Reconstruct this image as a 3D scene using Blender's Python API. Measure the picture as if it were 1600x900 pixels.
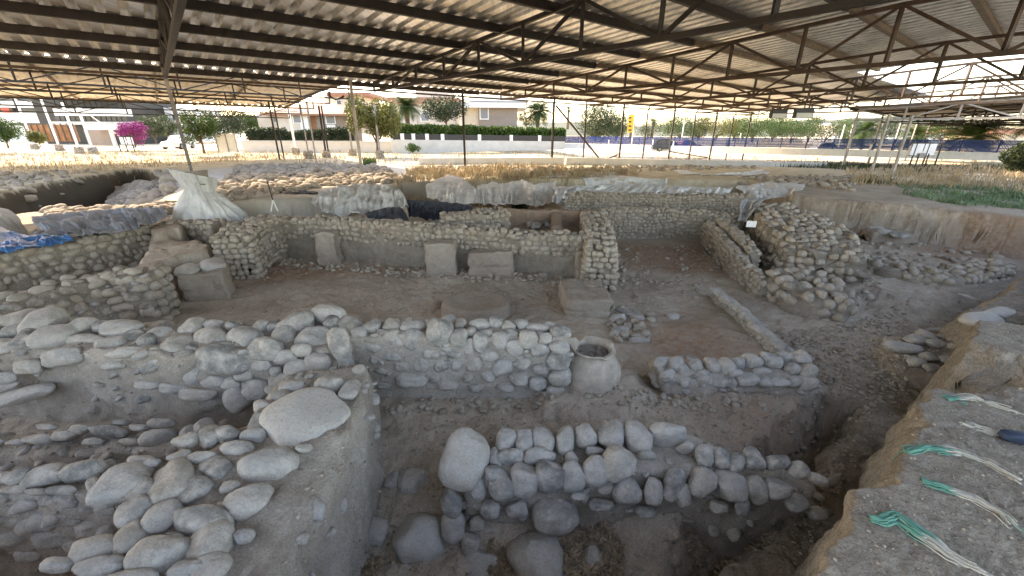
import bpy, bmesh, math, random
import numpy as np
from mathutils import Matrix, Vector
random.seed(7); rng = np.random.default_rng(7)
for o in list(bpy.data.objects): bpy.data.objects.remove(o)
S = bpy.context.scene; COL = S.collection

# ---------------- camera, sky, sun, exposure ----------------
H = 2.6; F = 622.0; PITCH = math.radians(21.27); ROLL = math.radians(0.35)
fw = np.array([0, math.cos(PITCH), -math.sin(PITCH)]); up0 = np.array([0, math.sin(PITCH), math.cos(PITCH)]); rt0 = np.array([1., 0, 0])
rt = rt0*math.cos(ROLL)+up0*math.sin(ROLL); up = up0*math.cos(ROLL)-rt0*math.sin(ROLL)
CAM = np.array([0, 0, H])
cd = bpy.data.cameras.new('camera'); co = bpy.data.objects.new('camera', cd); COL.objects.link(co)
cd.sensor_width = 36; cd.lens = F/1600*36; cd.clip_end = 3000; cd.clip_start = 0.05
co.matrix_world = Matrix(((rt[0], up[0], -fw[0], 0), (rt[1], up[1], -fw[1], 0), (rt[2], up[2], -fw[2], H), (0, 0, 0, 1)))
S.camera = co
SUN_AZ, SUN_EL = -50.0, 37.0       # azimuth from +Y, clockwise
w = bpy.data.worlds.new('World'); S.world = w; w.use_nodes = True
nt = w.node_tree; bg = nt.nodes['Background']
sk = nt.nodes.new('ShaderNodeTexSky'); sk.sky_type = 'NISHITA'; sk.sun_disc = False
sk.sun_elevation = math.radians(SUN_EL); sk.sun_rotation = math.radians(SUN_AZ)
sk.air_density = 1.0; sk.dust_density = 1.5
nt.links.new(sk.outputs[0], bg.inputs[0]); bg.inputs[1].default_value = 0.15
sl = bpy.data.lights.new('sun', 'SUN'); sl.energy = 2.0; sl.angle = math.radians(0.5); sl.color = (1, .94, .85)
so = bpy.data.objects.new('sun', sl); COL.objects.link(so)
a_, e_ = math.radians(SUN_AZ), math.radians(SUN_EL)
sd = Vector((math.sin(a_)*math.cos(e_), math.cos(a_)*math.cos(e_), math.sin(e_)))
so.rotation_euler = sd.to_track_quat('Z', 'Y').to_euler(); so.location = (0, 0, 30)
S.view_settings.view_transform = 'Standard'; S.view_settings.look = 'None'; S.view_settings.gamma = 1
S.view_settings.exposure = 2.75
S.view_settings.use_white_balance = True; S.view_settings.white_balance_temperature = 8500; S.view_settings.white_balance_tint = 16
S.render.engine = 'CYCLES'; S.cycles.max_bounces = 8; S.cycles.diffuse_bounces = 5

def ray(x, y): return fw+rt*(x-800)/F+up*(450-y)/F
def at(x, y, z=0.):
    d = ray(x, y); return CAM+d*(z-H)/d[2]
def atY(x, y, Y):
    d = ray(x, y); return CAM+d*Y/d[1]
def depth(p): return float((np.asarray(p)-CAM)@fw)

# ---------------- noise ----------------
def _h(ix, iy, iz, s):
    n = (ix*374761393+iy*668265263+iz*2147483647+s*1274126177) & 0xffffffff
    n = ((n ^ (n >> 13))*1274126177) & 0xffffffff
    return ((n ^ (n >> 16)) & 0xffff)/32767.5-1
def vn(p, s=0):
    p = np.asarray(p, dtype=np.float64); f = np.floor(p).astype(np.int64); t = p-f; t = t*t*(3-2*t)
    r = 0
    for dx in (0, 1):
        for dy in (0, 1):
            for dz in (0, 1):
                wgt = (t[..., 0] if dx else 1-t[..., 0])*(t[..., 1] if dy else 1-t[..., 1])*(t[..., 2] if dz else 1-t[..., 2])
                r = r+wgt*_h(f[..., 0]+dx, f[..., 1]+dy, f[..., 2]+dz, s)
    return r
def fbm(p, o=3, s=0):
    p = np.asarray(p, dtype=np.float64); r = 0; a = 1
    for i in range(o): r = r+a*vn(p*2**i+i*7.3, s+i); a *= .5
    return r
def n2(x, y, sc, o=3, s=0): return fbm(np.stack([x*sc, y*sc, np.zeros_like(x)+.5], -1), o, s)
def sstep(t): t = np.clip(t, 0, 1); return t*t*(3-2*t)

# ---------------- mesh and object helpers ----------------
def mesh_np(name, V, Fc, mat, attr=None, smooth=True):
    me = bpy.data.meshes.new(name); V = np.asarray(V, dtype=np.float32); Fc = np.asarray(Fc, dtype=np.int32)
    k = Fc.shape[1]; n = len(Fc)
    me.vertices.add(len(V)); me.vertices.foreach_set('co', V.ravel())
    me.loops.add(n*k); me.loops.foreach_set('vertex_index', Fc.ravel())
    me.polygons.add(n); me.polygons.foreach_set('loop_start', np.arange(0, n*k, k, dtype=np.int32))
    me.polygons.foreach_set('use_smooth', np.full(n, smooth))
    me.update(calc_edges=True); me.validate()
    if attr is not None:
        for an, av in attr.items():
            at_ = me.attributes.new(an, 'FLOAT', 'POINT'); at_.data.foreach_set('value', np.asarray(av, dtype=np.float32))
    if mat: me.materials.append(mat)
    return me
def link(name, me, parent=None, loc=None):
    o = bpy.data.objects.new(name, me); COL.objects.link(o)
    if parent: o.parent = parent
    if loc is not None: o.location = loc
    return o
def tag(o, label=None, cat=None, group=None, kind=None):
    if label: o['label'] = label
    if cat: o['category'] = cat
    if group: o['group'] = group
    if kind: o['kind'] = kind
    return o
def thing(name, label, cat, loc=(0, 0, 0), group=None):
    o = bpy.data.objects.new(name, None); COL.objects.link(o); o.location = Vector([float(v) for v in loc]); o.empty_display_size = .3
    return tag(o, label, cat, group)
class MB:
    """collects boxes, bars and tubes into ONE mesh (world coordinates)"""
    def __init__(s): s.v = []; s.f = []
    def add(s, V, Fs):
        n = len(s.v); s.v += [tuple(map(float, p)) for p in V]; s.f += [tuple(i+n for i in q) for q in Fs]; return s
    def hexa(s, P): return s.add(P, [(0, 3, 2, 1), (4, 5, 6, 7), (0, 1, 5, 4), (1, 2, 6, 5), (2, 3, 7, 6), (3, 0, 4, 7)])
    def box(s, x0, x1, y0, y1, z0, z1):
        return s.hexa([(x0, y0, z0), (x1, y0, z0), (x1, y1, z0), (x0, y1, z0), (x0, y0, z1), (x1, y0, z1), (x1, y1, z1), (x0, y1, z1)])
    def obox(s, c, ax, ay, z0, z1):
        """box in plan: centre c, half vectors ax, ay"""
        c = np.asarray(c, float)[:2]; ax = np.asarray(ax, float)[:2]; ay = np.asarray(ay, float)[:2]
        q = [c-ax-ay, c+ax-ay, c+ax+ay, c-ax+ay]
        return s.hexa([(p[0], p[1], z0) for p in q]+[(p[0], p[1], z1) for p in q])
    def bar(s, p, q, wd, hg=None):
        p = np.asarray(p, float); q = np.asarray(q, float); d = q-p; d /= np.linalg.norm(d)
        u = np.cross(d, [0, 0, 1.]); 
        if np.linalg.norm(u) < .05: u = np.array([1., 0, 0])
        u /= np.linalg.norm(u); v = np.cross(u, d); u = u*wd/2; v = v*(hg or wd)/2
        return s.hexa([p-u-v, p+u-v, p+u+v, p-u+v, q-u-v, q+u-v, q+u+v, q-u+v])
    def tube(s, pts, rad, n=8):
        pts = [np.asarray(p, float) for p in pts]; R = rad if hasattr(rad, '__len__') else [rad]*len(pts); V = []; Fs = []
        for i, p in enumerate(pts):
            d = pts[min(i+1, len(pts)-1)]-pts[max(i-1, 0)]; d /= np.linalg.norm(d)+1e-9
            u = np.cross(d, [.01, .02, 1.]) if abs(d[2]) < .95 else np.cross(d, [1., 0, 0]); u /= np.linalg.norm(u); v = np.cross(u, d)
            for k in range(n):
                a = 2*math.pi*k/n; V.append(p+(u*math.cos(a)+v*math.sin(a))*R[i])
        for i in range(len(pts)-1):
            for k in range(n): Fs.append((i*n+k, i*n+(k+1) % n, (i+1)*n+(k+1) % n, (i+1)*n+k))
        Fs.append(tuple(range(n))[::-1]); Fs.append(tuple((len(pts)-1)*n+k for k in range(n)))
        return s.add(V, Fs)
    def build(s, name, mat, parent=None, bevel=0, smooth=False, origin=None):
        me = bpy.data.meshes.new(name)
        off = np.array(world_loc(parent)) if parent else (np.array(origin, float) if origin is not None else np.mean(np.array(s.v), 0))
        me.from_pydata([tuple(np.array(p)-off) for p in s.v], [], s.f)
        if bevel or True:
            bm = bmesh.new(); bm.from_mesh(me)
            if bevel: bmesh.ops.bevel(bm, geom=list(bm.edges), offset=bevel, segments=2, affect='EDGES', profile=.6)
            bmesh.ops.recalc_face_normals(bm, faces=bm.faces); bm.to_mesh(me); bm.free()
        if smooth:
            for p in me.polygons: p.use_smooth = True
        me.materials.append(mat)
        o = link(name, me, parent)
        if not parent: o.location = off
        return o
def world_loc(o):
    v = Vector((0, 0, 0))
    while o: v = v+o.location; o = o.parent
    return v

# ---------------- materials ----------------
def newmat(name):
    m = bpy.data.materials.new(name); m.use_nodes = True; N = m.node_tree.nodes; L = m.node_tree.links
    return m, N, L, N['Principled BSDF']
def ramp(N, L, src, stops):
    r = N.new('ShaderNodeValToRGB'); L.new(src, r.inputs[0]); e = r.color_ramp.elements
    while len(e) > 1: e.remove(e[-1])
    e[0].position = stops[0][0]; e[0].color = (*stops[0][1], 1)
    for p, c in stops[1:]:
        x = e.new(p); x.color = (*c, 1)
    return r.outputs[0]
def noise(N, L, pos, sc, det=4, rough=.6, dist=0):
    n = N.new('ShaderNodeTexNoise'); n.inputs['Scale'].default_value = sc; n.inputs['Detail'].default_value = det
    n.inputs['Roughness'].default_value = rough; n.inputs['Distortion'].default_value = dist
    if pos is not None: L.new(pos, n.inputs['Vector'])
    return n.outputs['Fac']
def mix(N, L, fac, a, b, mode='MIX'):
    m = N.new('ShaderNodeMix'); m.data_type = 'RGBA'; m.blend_type = mode
    for k, v in ((0, fac), (6, a), (7, b)):
        if hasattr(v, 'is_linked'): L.new(v, m.inputs[k])
        elif k == 0: m.inputs[0].default_value = v
        else: m.inputs[k].default_value = (*v, 1)
    return m.outputs[2]
def math_(N, L, op, a, b=None):
    m = N.new('ShaderNodeMath'); m.operation = op
    for k, v in ((0, a), (1, b)):
        if v is None: continue
        if hasattr(v, 'is_linked'): L.new(v, m.inputs[k])
        else: m.inputs[k].default_value = v
    return m.outputs[0]
def bump(N, L, bs, h, strength, dist):
    b = N.new('ShaderNodeBump'); b.inputs['Strength'].default_value = strength; b.inputs['Distance'].default_value = dist
    L.new(h, b.inputs['Height']); L.new(b.outputs[0], bs.inputs['Normal']); return b
def geo(N): return N.new('ShaderNodeNewGeometry').outputs['Position']
def attr(N, nm):
    a = N.new('ShaderNodeAttribute'); a.attribute_name = nm; return a.outputs['Fac']

def simple(name, col, rough=.7, metal=0., var=.15, sc=3., bmp=0., bsc=30.):
    m, N, L, B = newmat(name); p = geo(N); n = noise(N, L, p, sc)
    c = ramp(N, L, n, [(.3, tuple(v*(1-var) for v in col)), (.7, tuple(min(1, v*(1+var)) for v in col))]); L.new(c, B.inputs['Base Color'])
    B.inputs['Roughness'].default_value = rough; B.inputs['Metallic'].default_value = metal
    if bmp: bump(N, L, B, noise(N, L, p, bsc), bmp, .02)
    return m

def stone_mat(name, lo, hi, dust):
    m, N, L, B = newmat(name); p = geo(N)
    oi = N.new('ShaderNodeObjectInfo').outputs['Random']; t = math_(N, L, 'FRACT', math_(N, L, 'ADD', attr(N, 'tint'), oi))
    base = ramp(N, L, t, [(0, tuple(v*.72 for v in lo)), (.2, lo), (.4, (hi[0]*.95, hi[1]*.88, hi[2]*.78)), (.65, hi), (.85, tuple(v*.8 for v in hi)), (1, dust)])
    n1 = noise(N, L, p, 6, 6, .65); c = mix(N, L, ramp(N, L, n1, [(.4, (0, 0, 0)), (.62, (1, 1, 1))]), base, dust)
    c = mix(N, L, math_(N, L, 'MULTIPLY', ramp(N, L, noise(N, L, p, 13, 7, .7, .6), [(.5, (0, 0, 0)), (.66, (1, 1, 1))]), .32), c, tuple(v*.62 for v in lo))
    n2_ = noise(N, L, p, 60, 5, .7); c = mix(N, L, .55, c, ramp(N, L, n2_, [(.3, (.42, .41, .4)), (.55, (.62, .61, .6)), (.75, (.85, .83, .8))]), 'OVERLAY')
    n3 = noise(N, L, p, 180, 3, .7); sp = ramp(N, L, n3, [(.62, (1, 1, 1)), (.7, (.55, .53, .5))]); c = mix(N, L, 1, c, sp, 'MULTIPLY')
    L.new(c, B.inputs['Base Color']); B.inputs['Roughness'].default_value = .93; B.inputs['Specular IOR Level'].default_value = .2
    h = math_(N, L, 'ADD', math_(N, L, 'MULTIPLY', noise(N, L, p, 22, 6, .65), 1.0), math_(N, L, 'MULTIPLY', n3, .18))
    bump(N, L, B, h, .85, .022); return m
M = {}
M['stone'] = stone_mat('river_cobble', (.21, .205, .19), (.32, .31, .29), (.385, .36, .325))
M['stone_pale'] = stone_mat('pale_boulder', (.36, .35, .33), (.38, .37, .35), (.42, .40, .365))
M['stone_tan'] = stone_mat('dusty_cobble', (.21, .18, .145), (.30, .262, .215), (.37, .325, .27))

def earth_mat(name, cols, grass=False):
    m, N, L, B = newmat(name); p = geo(N)
    a = noise(N, L, p, .7, 6, .6); b = noise(N, L, p, 7, 6, .7); c_ = noise(N, L, p, 55, 5, .75)
    c = ramp(N, L, math_(N, L, 'ADD', math_(N, L, 'MULTIPLY', a, .6), math_(N, L, 'MULTIPLY', b, .4)), [(.33, cols[0]), (.5, cols[1]), (.66, cols[2])])
    c = mix(N, L, .7, c, ramp(N, L, c_, [(.3, (.3, .29, .28)), (.5, (.5, .5, .5)), (.7, (.78, .77, .75))]), 'OVERLAY')
    # grit: small pale and dark stones
    v = N.new('ShaderNodeTexVoronoi'); v.inputs['Scale'].default_value = 34; L.new(p, v.inputs['Vector'])
    rr = ramp(N, L, v.outputs['Distance'], [(.16, (1, 1, 1)), (.24, (0, 0, 0))])
    sel = ramp(N, L, noise(N, L, p, 2.2, 3), [(.45, (0, 0, 0)), (.6, (1, 1, 1))])
    gm = math_(N, L, 'MULTIPLY', rr, sel)
    c = mix(N, L, math_(N, L, 'MULTIPLY', gm, .55), c, (.33, .31, .28))
    if grass:
        d = attr(N, 'dig'); g = noise(N, L, p, 1.1, 6, .7)
        gc = ramp(N, L, g, [(.32, (.40, .34, .25)), (.5, (.50, .42, .29)), (.62, (.56, .50, .39)), (.72, (.38, .36, .2))])
        gc = mix(N, L, .6, gc, ramp(N, L, c_, [(.3, (.3, .3, .3)), (.7, (.72, .72, .72))]), 'OVERLAY')
        c = mix(N, L, d, gc, c)
        c = mix(N, L, math_(N, L, 'MULTIPLY', attr(N, 'red'), ramp(N, L, b, [(.35, (.2, .2, .2)), (.6, (1, 1, 1))])), c, (.30, .19, .125))
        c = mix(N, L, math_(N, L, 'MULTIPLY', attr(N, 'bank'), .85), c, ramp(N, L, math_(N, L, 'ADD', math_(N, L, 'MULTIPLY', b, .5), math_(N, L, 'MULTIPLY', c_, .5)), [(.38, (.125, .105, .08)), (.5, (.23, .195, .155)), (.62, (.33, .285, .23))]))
        c = mix(N, L, math_(N, L, 'MULTIPLY', attr(N, 'pit_shade'), .9), c, (.055, .04, .028))  # left pit: brown earth with its shade painted in, nearly black
        c = mix(N, L, math_(N, L, 'MULTIPLY', attr(N, 'pale'), .8), c, (.44, .42, .39))
    L.new(c, B.inputs['Base Color']); B.inputs['Roughness'].default_value = .97; B.inputs['Specular IOR Level'].default_value = .1
    h = math_(N, L, 'ADD', math_(N, L, 'MULTIPLY', b, 1.6), math_(N, L, 'ADD', math_(N, L, 'MULTIPLY', c_, .5), math_(N, L, 'MULTIPLY', gm, .25)))
    bump(N, L, B, h, .9, .026); return m
EC = [(.265, .215, .168), (.39, .325, .26), (.49, .425, .35)]
M['ground'] = earth_mat('excavated_earth', EC, True)
M['mortar'] = earth_mat('mud_mortar', [(.23, .195, .16), (.34, .30, .255), (.44, .40, .35)])
M['mudwall'] = earth_mat('wall_mud', [(.15, .122, .095), (.235, .20, .16), (.32, .28, .235)])
M['mud'] = earth_mat('mudbrick', [(.23, .185, .145), (.31, .255, .205), (.36, .315, .26)])
M['mudred'] = earth_mat('burnt_mud', [(.20, .135, .095), (.27, .19, .14), (.31, .245, .19)])
M['dark'] = simple('rusty_dark_steel', (.026, .020, .016), .6, .2, .4, 4)
M['brown'] = simple('brown_painted_steel', (.085, .055, .035), .6, .2, .35, 3)
M['tan'] = simple('tan_painted_steel', (.20, .15, .10), .6, .1, .3, 3)
M['postgrey'] = simple('grey_steel_post', (.30, .28, .25), .6, .2, .3, 2)
M['white'] = simple('white_paint', (.72, .72, .70), .6, 0, .1, 2)
M['cream'] = simple('cream_render', (.58, .52, .44), .85, 0, .08, 1)
M['taupe'] = simple('taupe_render', (.27, .22, .19), .85, 0, .08, 1)
M['glass'] = simple('window_glass', (.06, .07, .085), .12, 0, .2, 1)
M['shutter'] = simple('grey_shutter', (.22, .23, .25), .6, 0, .05, 1)
M['tile'] = simple('roof_tile', (.30, .15, .10), .8, 0, .2, 3, .5, 8)
M['concrete'] = simple('pale_concrete', (.50, .49, .46), .9, 0, .12, .8, .3, 20)
M['asphalt'] = simple('asphalt', (.09, .09, .09), .9, 0, .2, 1)
M['blue'] = simple('blue_fence_paint', (.012, .05, .2), .5, 0, .25, .6)
M['bluetarp'] = simple('blue_tarp', (.03, .14, .33), .45, 0, .3, 3)
M['navy'] = simple('navy_cloth', (.015, .03, .06), .7, 0, .3, 8)
M['wood'] = simple('brown_timber', (.28, .12, .05), .75, 0, .35, 1.2, .4, 6)
M['yellow'] = simple('yellow_vinyl', (.75, .42, .04), .6, 0, .05, 1)
M['black'] = simple('black_plastic', (.02, .02, .02), .5, 0, .2, 2)
M['tyre'] = simple('tyre_rubber', (.02, .02, .02), .8, 0, .1, 2)
M['carpaint'] = simple('dark_grey_car_paint', (.05, .06, .075), .25, .3, .03, 1)
M['whitepaint'] = simple('white_car_paint', (.7, .7, .7), .25, 0, .03, 1)
M['redpaint'] = simple('red_paint', (.5, .05, .03), .3, 0, .03, 1)
M['lamp'] = simple('lamp_glass', (.55, .56, .5), .3, 0, .05, 1)
M['terracotta'] = simple('terracotta', (.38, .325, .265), .92, 0, .25, 7, .7, 40)
M['deadleaf'] = simple('dead_leaf', (.25, .185, .12), .8, 0, .5, 12)
M['straw'] = simple('dry_grass', (.38, .30, .19), .8, 0, .5, 2)
M['purple'] = simple('bougainvillea', (.26, .02, .15), .7, 0, .7, 3)
def foliage(name, c, var=.5, tr=.25):
    m, N, L, B = newmat(name); p = geo(N); n = noise(N, L, p, 1.3, 3); n_b = noise(N, L, p, 9, 2)
    c1 = ramp(N, L, math_(N, L, 'ADD', math_(N, L, 'MULTIPLY', n, .6), math_(N, L, 'MULTIPLY', n_b, .4)), [(.3, tuple(v*(1-var) for v in c)), (.7, tuple(v*(1+var) for v in c))])
    L.new(c1, B.inputs['Base Color']); B.inputs['Roughness'].default_value = .6
    t = N.new('ShaderNodeBsdfTranslucent'); L.new(c1, t.inputs[0]); ms = N.new('ShaderNodeMixShader'); ms.inputs[0].default_value = tr
    L.new(B.outputs[0], ms.inputs[1]); L.new(t.outputs[0], ms.inputs[2]); L.new(ms.outputs[0], N['Material Output'].inputs[0]); return m
M['leaf'] = foliage('green_leaves', (.035, .075, .010)); M['leafdark'] = foliage('dark_leaves', (.022, .04, .012))
M['leafyel'] = foliage('yellow_green_leaves', (.10, .105, .02)); M['hedge'] = foliage('hedge_leaves', (.05, .10, .01)); M['leafpale'] = foliage('grey_green_leaves', (.035, .055, .018))
M['palm'] = foliage('palm_fronds', (.045, .08, .018)); M['palmdry'] = simple('dry_fronds', (.30, .22, .10), .8, 0, .3, 3)
M['weed'] = foliage('glaucous_weeds', (.13, .21, .11), .6); M['bark'] = simple('bark', (.13, .10, .075), .95, 0, .3, 4, .8, 20)
def cloth_mat(name, c, tr=.15, bsc=9, mud=0.):
    m, N, L, B = newmat(name); p = geo(N); n = noise(N, L, p, 2.5, 6, .7)
    cc = ramp(N, L, n, [(.3, tuple(v*.72 for v in c)), (.65, c)])
    if mud: cc = mix(N, L, math_(N, L, 'MULTIPLY', ramp(N, L, noise(N, L, p, 1.2, 5, .7), [(.42, (0, 0, 0)), (.62, (1, 1, 1))]), mud), cc, (.30, .25, .2))
    L.new(cc, B.inputs['Base Color']); B.inputs['Roughness'].default_value = .85
    bump(N, L, B, noise(N, L, p, bsc, 5, .6, 1.2), .9, .06)
    t = N.new('ShaderNodeBsdfTranslucent'); L.new(cc, t.inputs[0]); ms = N.new('ShaderNodeMixShader'); ms.inputs[0].default_value = tr
    L.new(B.outputs[0], ms.inputs[1]); L.new(t.outputs[0], ms.inputs[2]); L.new(ms.outputs[0], N['Material Output'].inputs[0]); return m
M['geotex'] = cloth_mat('white_geotextile', (.9, .9, .88), .25, 9, .1); M['geogrey'] = cloth_mat('grey_geotextile', (.30, .32, .36), .05)
M['geodark'] = cloth_mat('dark_ribbed_sheet', (.055, .06, .075), .02); M['plastic'] = cloth_mat('white_plastic_sheet', (.62, .63, .64), .2)
def roof_mat(name, c, metal, rough, axis):
    m, N, L, B = newmat(name); p = geo(N)
    mp = N.new('ShaderNodeMapping'); mp.inputs['Rotation'].default_value = (0, 0, axis); mp.inputs['Scale'].default_value = (1, .05, 1); mp.vector_type = 'POINT'
    L.new(p, mp.inputs['Vector']); n = noise(N, L, mp.outputs[0], 5, 5, .7); n_b = noise(N, L, p, .35, 4)
    cc = ramp(N, L, math_(N, L, 'ADD', math_(N, L, 'MULTIPLY', n, .7), math_(N, L, 'MULTIPLY', n_b, .3)), [(.35, tuple(v*.6 for v in c)), (.5, c), (.68, tuple(min(1, v*1.3) for v in c))])
    L.new(cc, B.inputs['Base Color']); B.inputs['Metallic'].default_value = metal; B.inputs['Roughness'].default_value = rough; return m
def mat_strap():
    m, N, L, B = newmat('frayed_strap'); c = ramp(N, L, attr(N, 'tint'), [(.46, (.44, .40, .33)), (.52, (.36, .38, .31)), (.58, (.09, .27, .20))])
    L.new(c, B.inputs['Base Color']); B.inputs['Roughness'].default_value = .8; return m
M['strap'] = mat_strap()

# ---------------- stones ----------------
def ico(sub):
    bm = bmesh.new(); bmesh.ops.create_icosphere(bm, subdivisions=sub, radius=1)
    V = np.array([v.co[:] for v in bm.verts]); Fs = np.array([[v.index for v in f.verts] for f in bm.faces]); bm.free(); return V, Fs
ICO = {k: ico(k) for k in (1, 2, 3, 4)}
def stone_shape(seed, sub):
    V, Fs = ICO[sub]; r = np.random.default_rng(seed); e = r.uniform(2.1, 3.0)
    W = V/(np.sum(np.abs(V)**e, 1)**(1/e))[:, None]
    # clip by a few random planes for flattened sides
    for _ in range(r.integers(2, 5)):
        n = r.normal(size=3); n /= np.linalg.norm(n); d = W@n; lim = r.uniform(.72, .9); W = W-np.outer(np.maximum(0, d-lim)*.8, n)
    W = W*(1+.13*vn(V*1.1+seed*3.1, seed)+.05*vn(V*2.6+seed, seed+1))[:, None]
    if sub >= 3: W = W*(1+.022*vn(V*6, seed+2)+.014*vn(V*15, seed+3)-.05*np.exp(-(vn(V*1.7+seed, seed+8)/.05)**2)*(seed % 3 == 0))[:, None]
    return W
PROT = {s: [stone_shape(11*i+s, s) for i in range(14)] for s in (1, 2, 3, 4)}
BIG = []
for i in range(14):
    BIG.append(mesh_np('cobble_shape', PROT[4][i], ICO[4][1], M['stone'], {'tint': np.full(len(PROT[4][i]), (i*.37) % 1)}))
class Stones:
    def __init__(s, sub): s.sub = sub; s.V = []; s.T = []; s.n = 0
    def add(s, c, A, B, C):
        P = PROT[s.sub][random.randrange(14)]; s.V.append(np.asarray(c)+P@np.array([A, B, C])); s.T.append(np.full(len(P), random.random())); s.n += 1
    def build(s, name, mat, parent=None):
        if not s.n: return None
        Fb = ICO[s.sub][1]; nv = len(ICO[s.sub][0]); Fs = np.concatenate([Fb+i*nv for i in range(s.n)])
        V = np.concatenate(s.V); off = np.array(world_loc(parent)) if parent else V.mean(0)
        o = link(name, mesh_np(name, V-off, Fs, mat, {'tint': np.concatenate(s.T)}), parent)
        if not parent: o.location = off
        return o
def big_stone(c, A, B, C, parent=None, name='cobble'):
    o = bpy.data.objects.new(name, BIG[random.randrange(14)]); COL.objects.link(o)
    if name in ('boulder', 'flat_slab', 'end_boulder'): o.data = o.data.copy(); o.data.materials[0] = M['stone_pale']
    pl = np.array(world_loc(parent)) if parent else np.zeros(3); c = np.asarray(c)-pl
    A, B, C = map(np.asarray, (A, B, C))
    if np.dot(np.cross(A, B), C) < 0: A = -A
    m = Matrix([[A[i], B[i], C[i], c[i]] for i in range(3)]+[[0, 0, 0, 1]])
    if parent: o.parent = parent
    o.matrix_local = m; return o
def px_stone(x, y, wpx, hpx, ang, P0, n, parent, thick=.55, sink=.25, name='cobble', fat=1.04):
    """stone whose outline sits at a spot of the plane (P0,n); real size from its distance"""
    n = np.asarray(n, float); n /= np.linalg.norm(n)
    def hit(px, py):
        d = ray(px, py); return CAM+d*(np.dot(P0-CAM, n)/np.dot(d, n))
    c = hit(x, y); a = math.radians(ang); e = 2.
    A = (hit(x+math.cos(a)*e, y-math.sin(a)*e)-c)/e*wpx/2*fat; B = (hit(x-math.sin(a)*e, y-math.cos(a)*e)-c)/e*hpx/2*fat
    B = B-A*np.dot(A, B)/np.dot(A, A)
    la, lb = np.linalg.norm(A), np.linalg.norm(B); dv = (c-CAM)/np.linalg.norm(c-CAM); sn = max(.15, abs(float(dv@n))); cs = math.sqrt(1-sn*sn)
    hw_ = lb*sn*1.16; th = min(thick*la*1.1, .82*hw_/max(.2, cs), thick*1.6*lb); lb2 = min(math.sqrt(max(1e-6, hw_**2-(th*cs)**2))/sn, 1.5*la if lb > 1.5*la else lb); B = B*lb2/lb
    return big_stone(c-n*th*sink, A, B, n*th, parent, name)

# ---------------- terrain ----------------
def inpoly(x, y, poly):
    """signed distance (positive inside)"""
    d = np.full(x.shape, 1e9); ins = np.zeros(x.shape, bool); n = len(poly)
    for i in range(n):
        x0, y0 = poly[i]; x1, y1 = poly[(i+1) % n]; ex, ey = x1-x0, y1-y0
        t = np.clip(((x-x0)*ex+(y-y0)*ey)/(ex*ex+ey*ey+1e-12), 0, 1); d = np.minimum(d, (x-x0-t*ex)**2+(y-y0-t*ey)**2)
        c = ((y0 > y) != (y1 > y)) & (x < (x1-x0)*(y-y0)/((y1-y0) if y1 != y0 else 1e-9)+x0); ins ^= c
    return np.where(ins, np.sqrt(d), -np.sqrt(d))
def A2(*q): return [tuple(at(*p)[:2]) for p in q]
DIG = [(-17, 1.25), (1.2, 1.3)]+A2((1222, 900, 0), (1300, 795, 0), (1378, 690, 0), (1442, 600, 0), (1500, 520, 0), (1562, 450, 0))+[(12.6, 9.4), (18.6, 12.2)]+A2((1600, 340, 0), (1420, 322, 0), (1232, 304, 0))+[(14.5, 21.5), (14, 24.5), (8, 25.3), (2, 24.6), (-3.5, 24.0), (-6.5, 21), (-7.5, 17.2), (-11, 15.6), (-17, 15.2)]
LPIT = A2((-80, 318, 0), (0, 301, 0), (60, 288, 0), (130, 275, 0), (190, 264, 0), (215, 262, 0), (255, 280, -.4), (262, 302, -.4), (225, 318, -.4), (80, 326, -.4), (0, 334, -.4), (-80, 345, -.4))
ZN = [ # polygon, z inside, edge width, wobble
 (DIG, -1.4, .26, .10),
 ([(-9.5, 15.2), (-7.5, 17.5), (-5, 20.5), (-3, 21.5), (-3, 15.5), (-7, 14.2)], -.75, .6, .2),
 (A2((-120, 322, -.42), (80, 319, -.42), (240, 312, -.42), (330, 318, -.3), (340, 350, -.3), (100, 362, -.4), (-120, 372, -.4)), -.42, .5, .2),
 (LPIT, -2.1, .25, .12),
 (A2((178, 300, -.6), (185, 272, -.2), (268, 272, -.2), (272, 306, -.5), (232, 322, -.5)), -.75, 1.6, .3),
 (A2((202, 416, -.45), (230, 372, -.45), (317, 371, -.45), (335, 380, -.45), (324, 388, -.45), (258, 407, -.45), (250, 418, -.45)), -.48, .2, .12),
 (A2((228, 352, -.25), (285, 345, -.25), (292, 358, -.25), (232, 366, -.25)), -.22, .15, .08),
 ([(-1.9, 3.95), (6.2, 4.1), (5.5, 5.6), (-2.2, 5.4)], -1.22, .9, .2),
 (A2((840, 570, -1.05), (1000, 565, -1.05), (1010, 625, -1.05), (850, 632, -1.05)), -1.04, .5, .15),
 ([(1.2, 2.2), (2.6, 3.0), (4.3, 4.3), (5.6, 5.3), (5.3, 5.6), (3.75, 4.5), (2.3, 3.4), (1.0, 2.5)], -2.1, .4, .15),
 ([(-1.8, 1.6), (.8, 1.8), (1.4, 2.6), (2.4, 3.2), (.5, 3.1), (-1.8, 3.2)], -1.58, .5, .15),
 (A2((1395, 560, -1.1), (1400, 520, -1.1), (1480, 505, -1.1), (1560, 520, -.9), (1540, 580, -.9), (1470, 590, -1.1)), -1.12, .4, .15),
 ([(9.2, 9.2), (13.5, 8.5), (17.5, 12.8), (13.4, 17.4), (9.0, 15.5)], -1.2, 1.0, .3),
 (A2((1505, 470, -.35), (1600, 420, -.2), (1680, 450, -.2), (1600, 520, -.35), (1545, 545, -.5), (1510, 520, -.6)), -.5, .35, .12),
 (A2((792, 326, -.3), (915, 328, -.3), (925, 362, -.3), (800, 362, -.3)), -.75, .15, .05),
]
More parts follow.
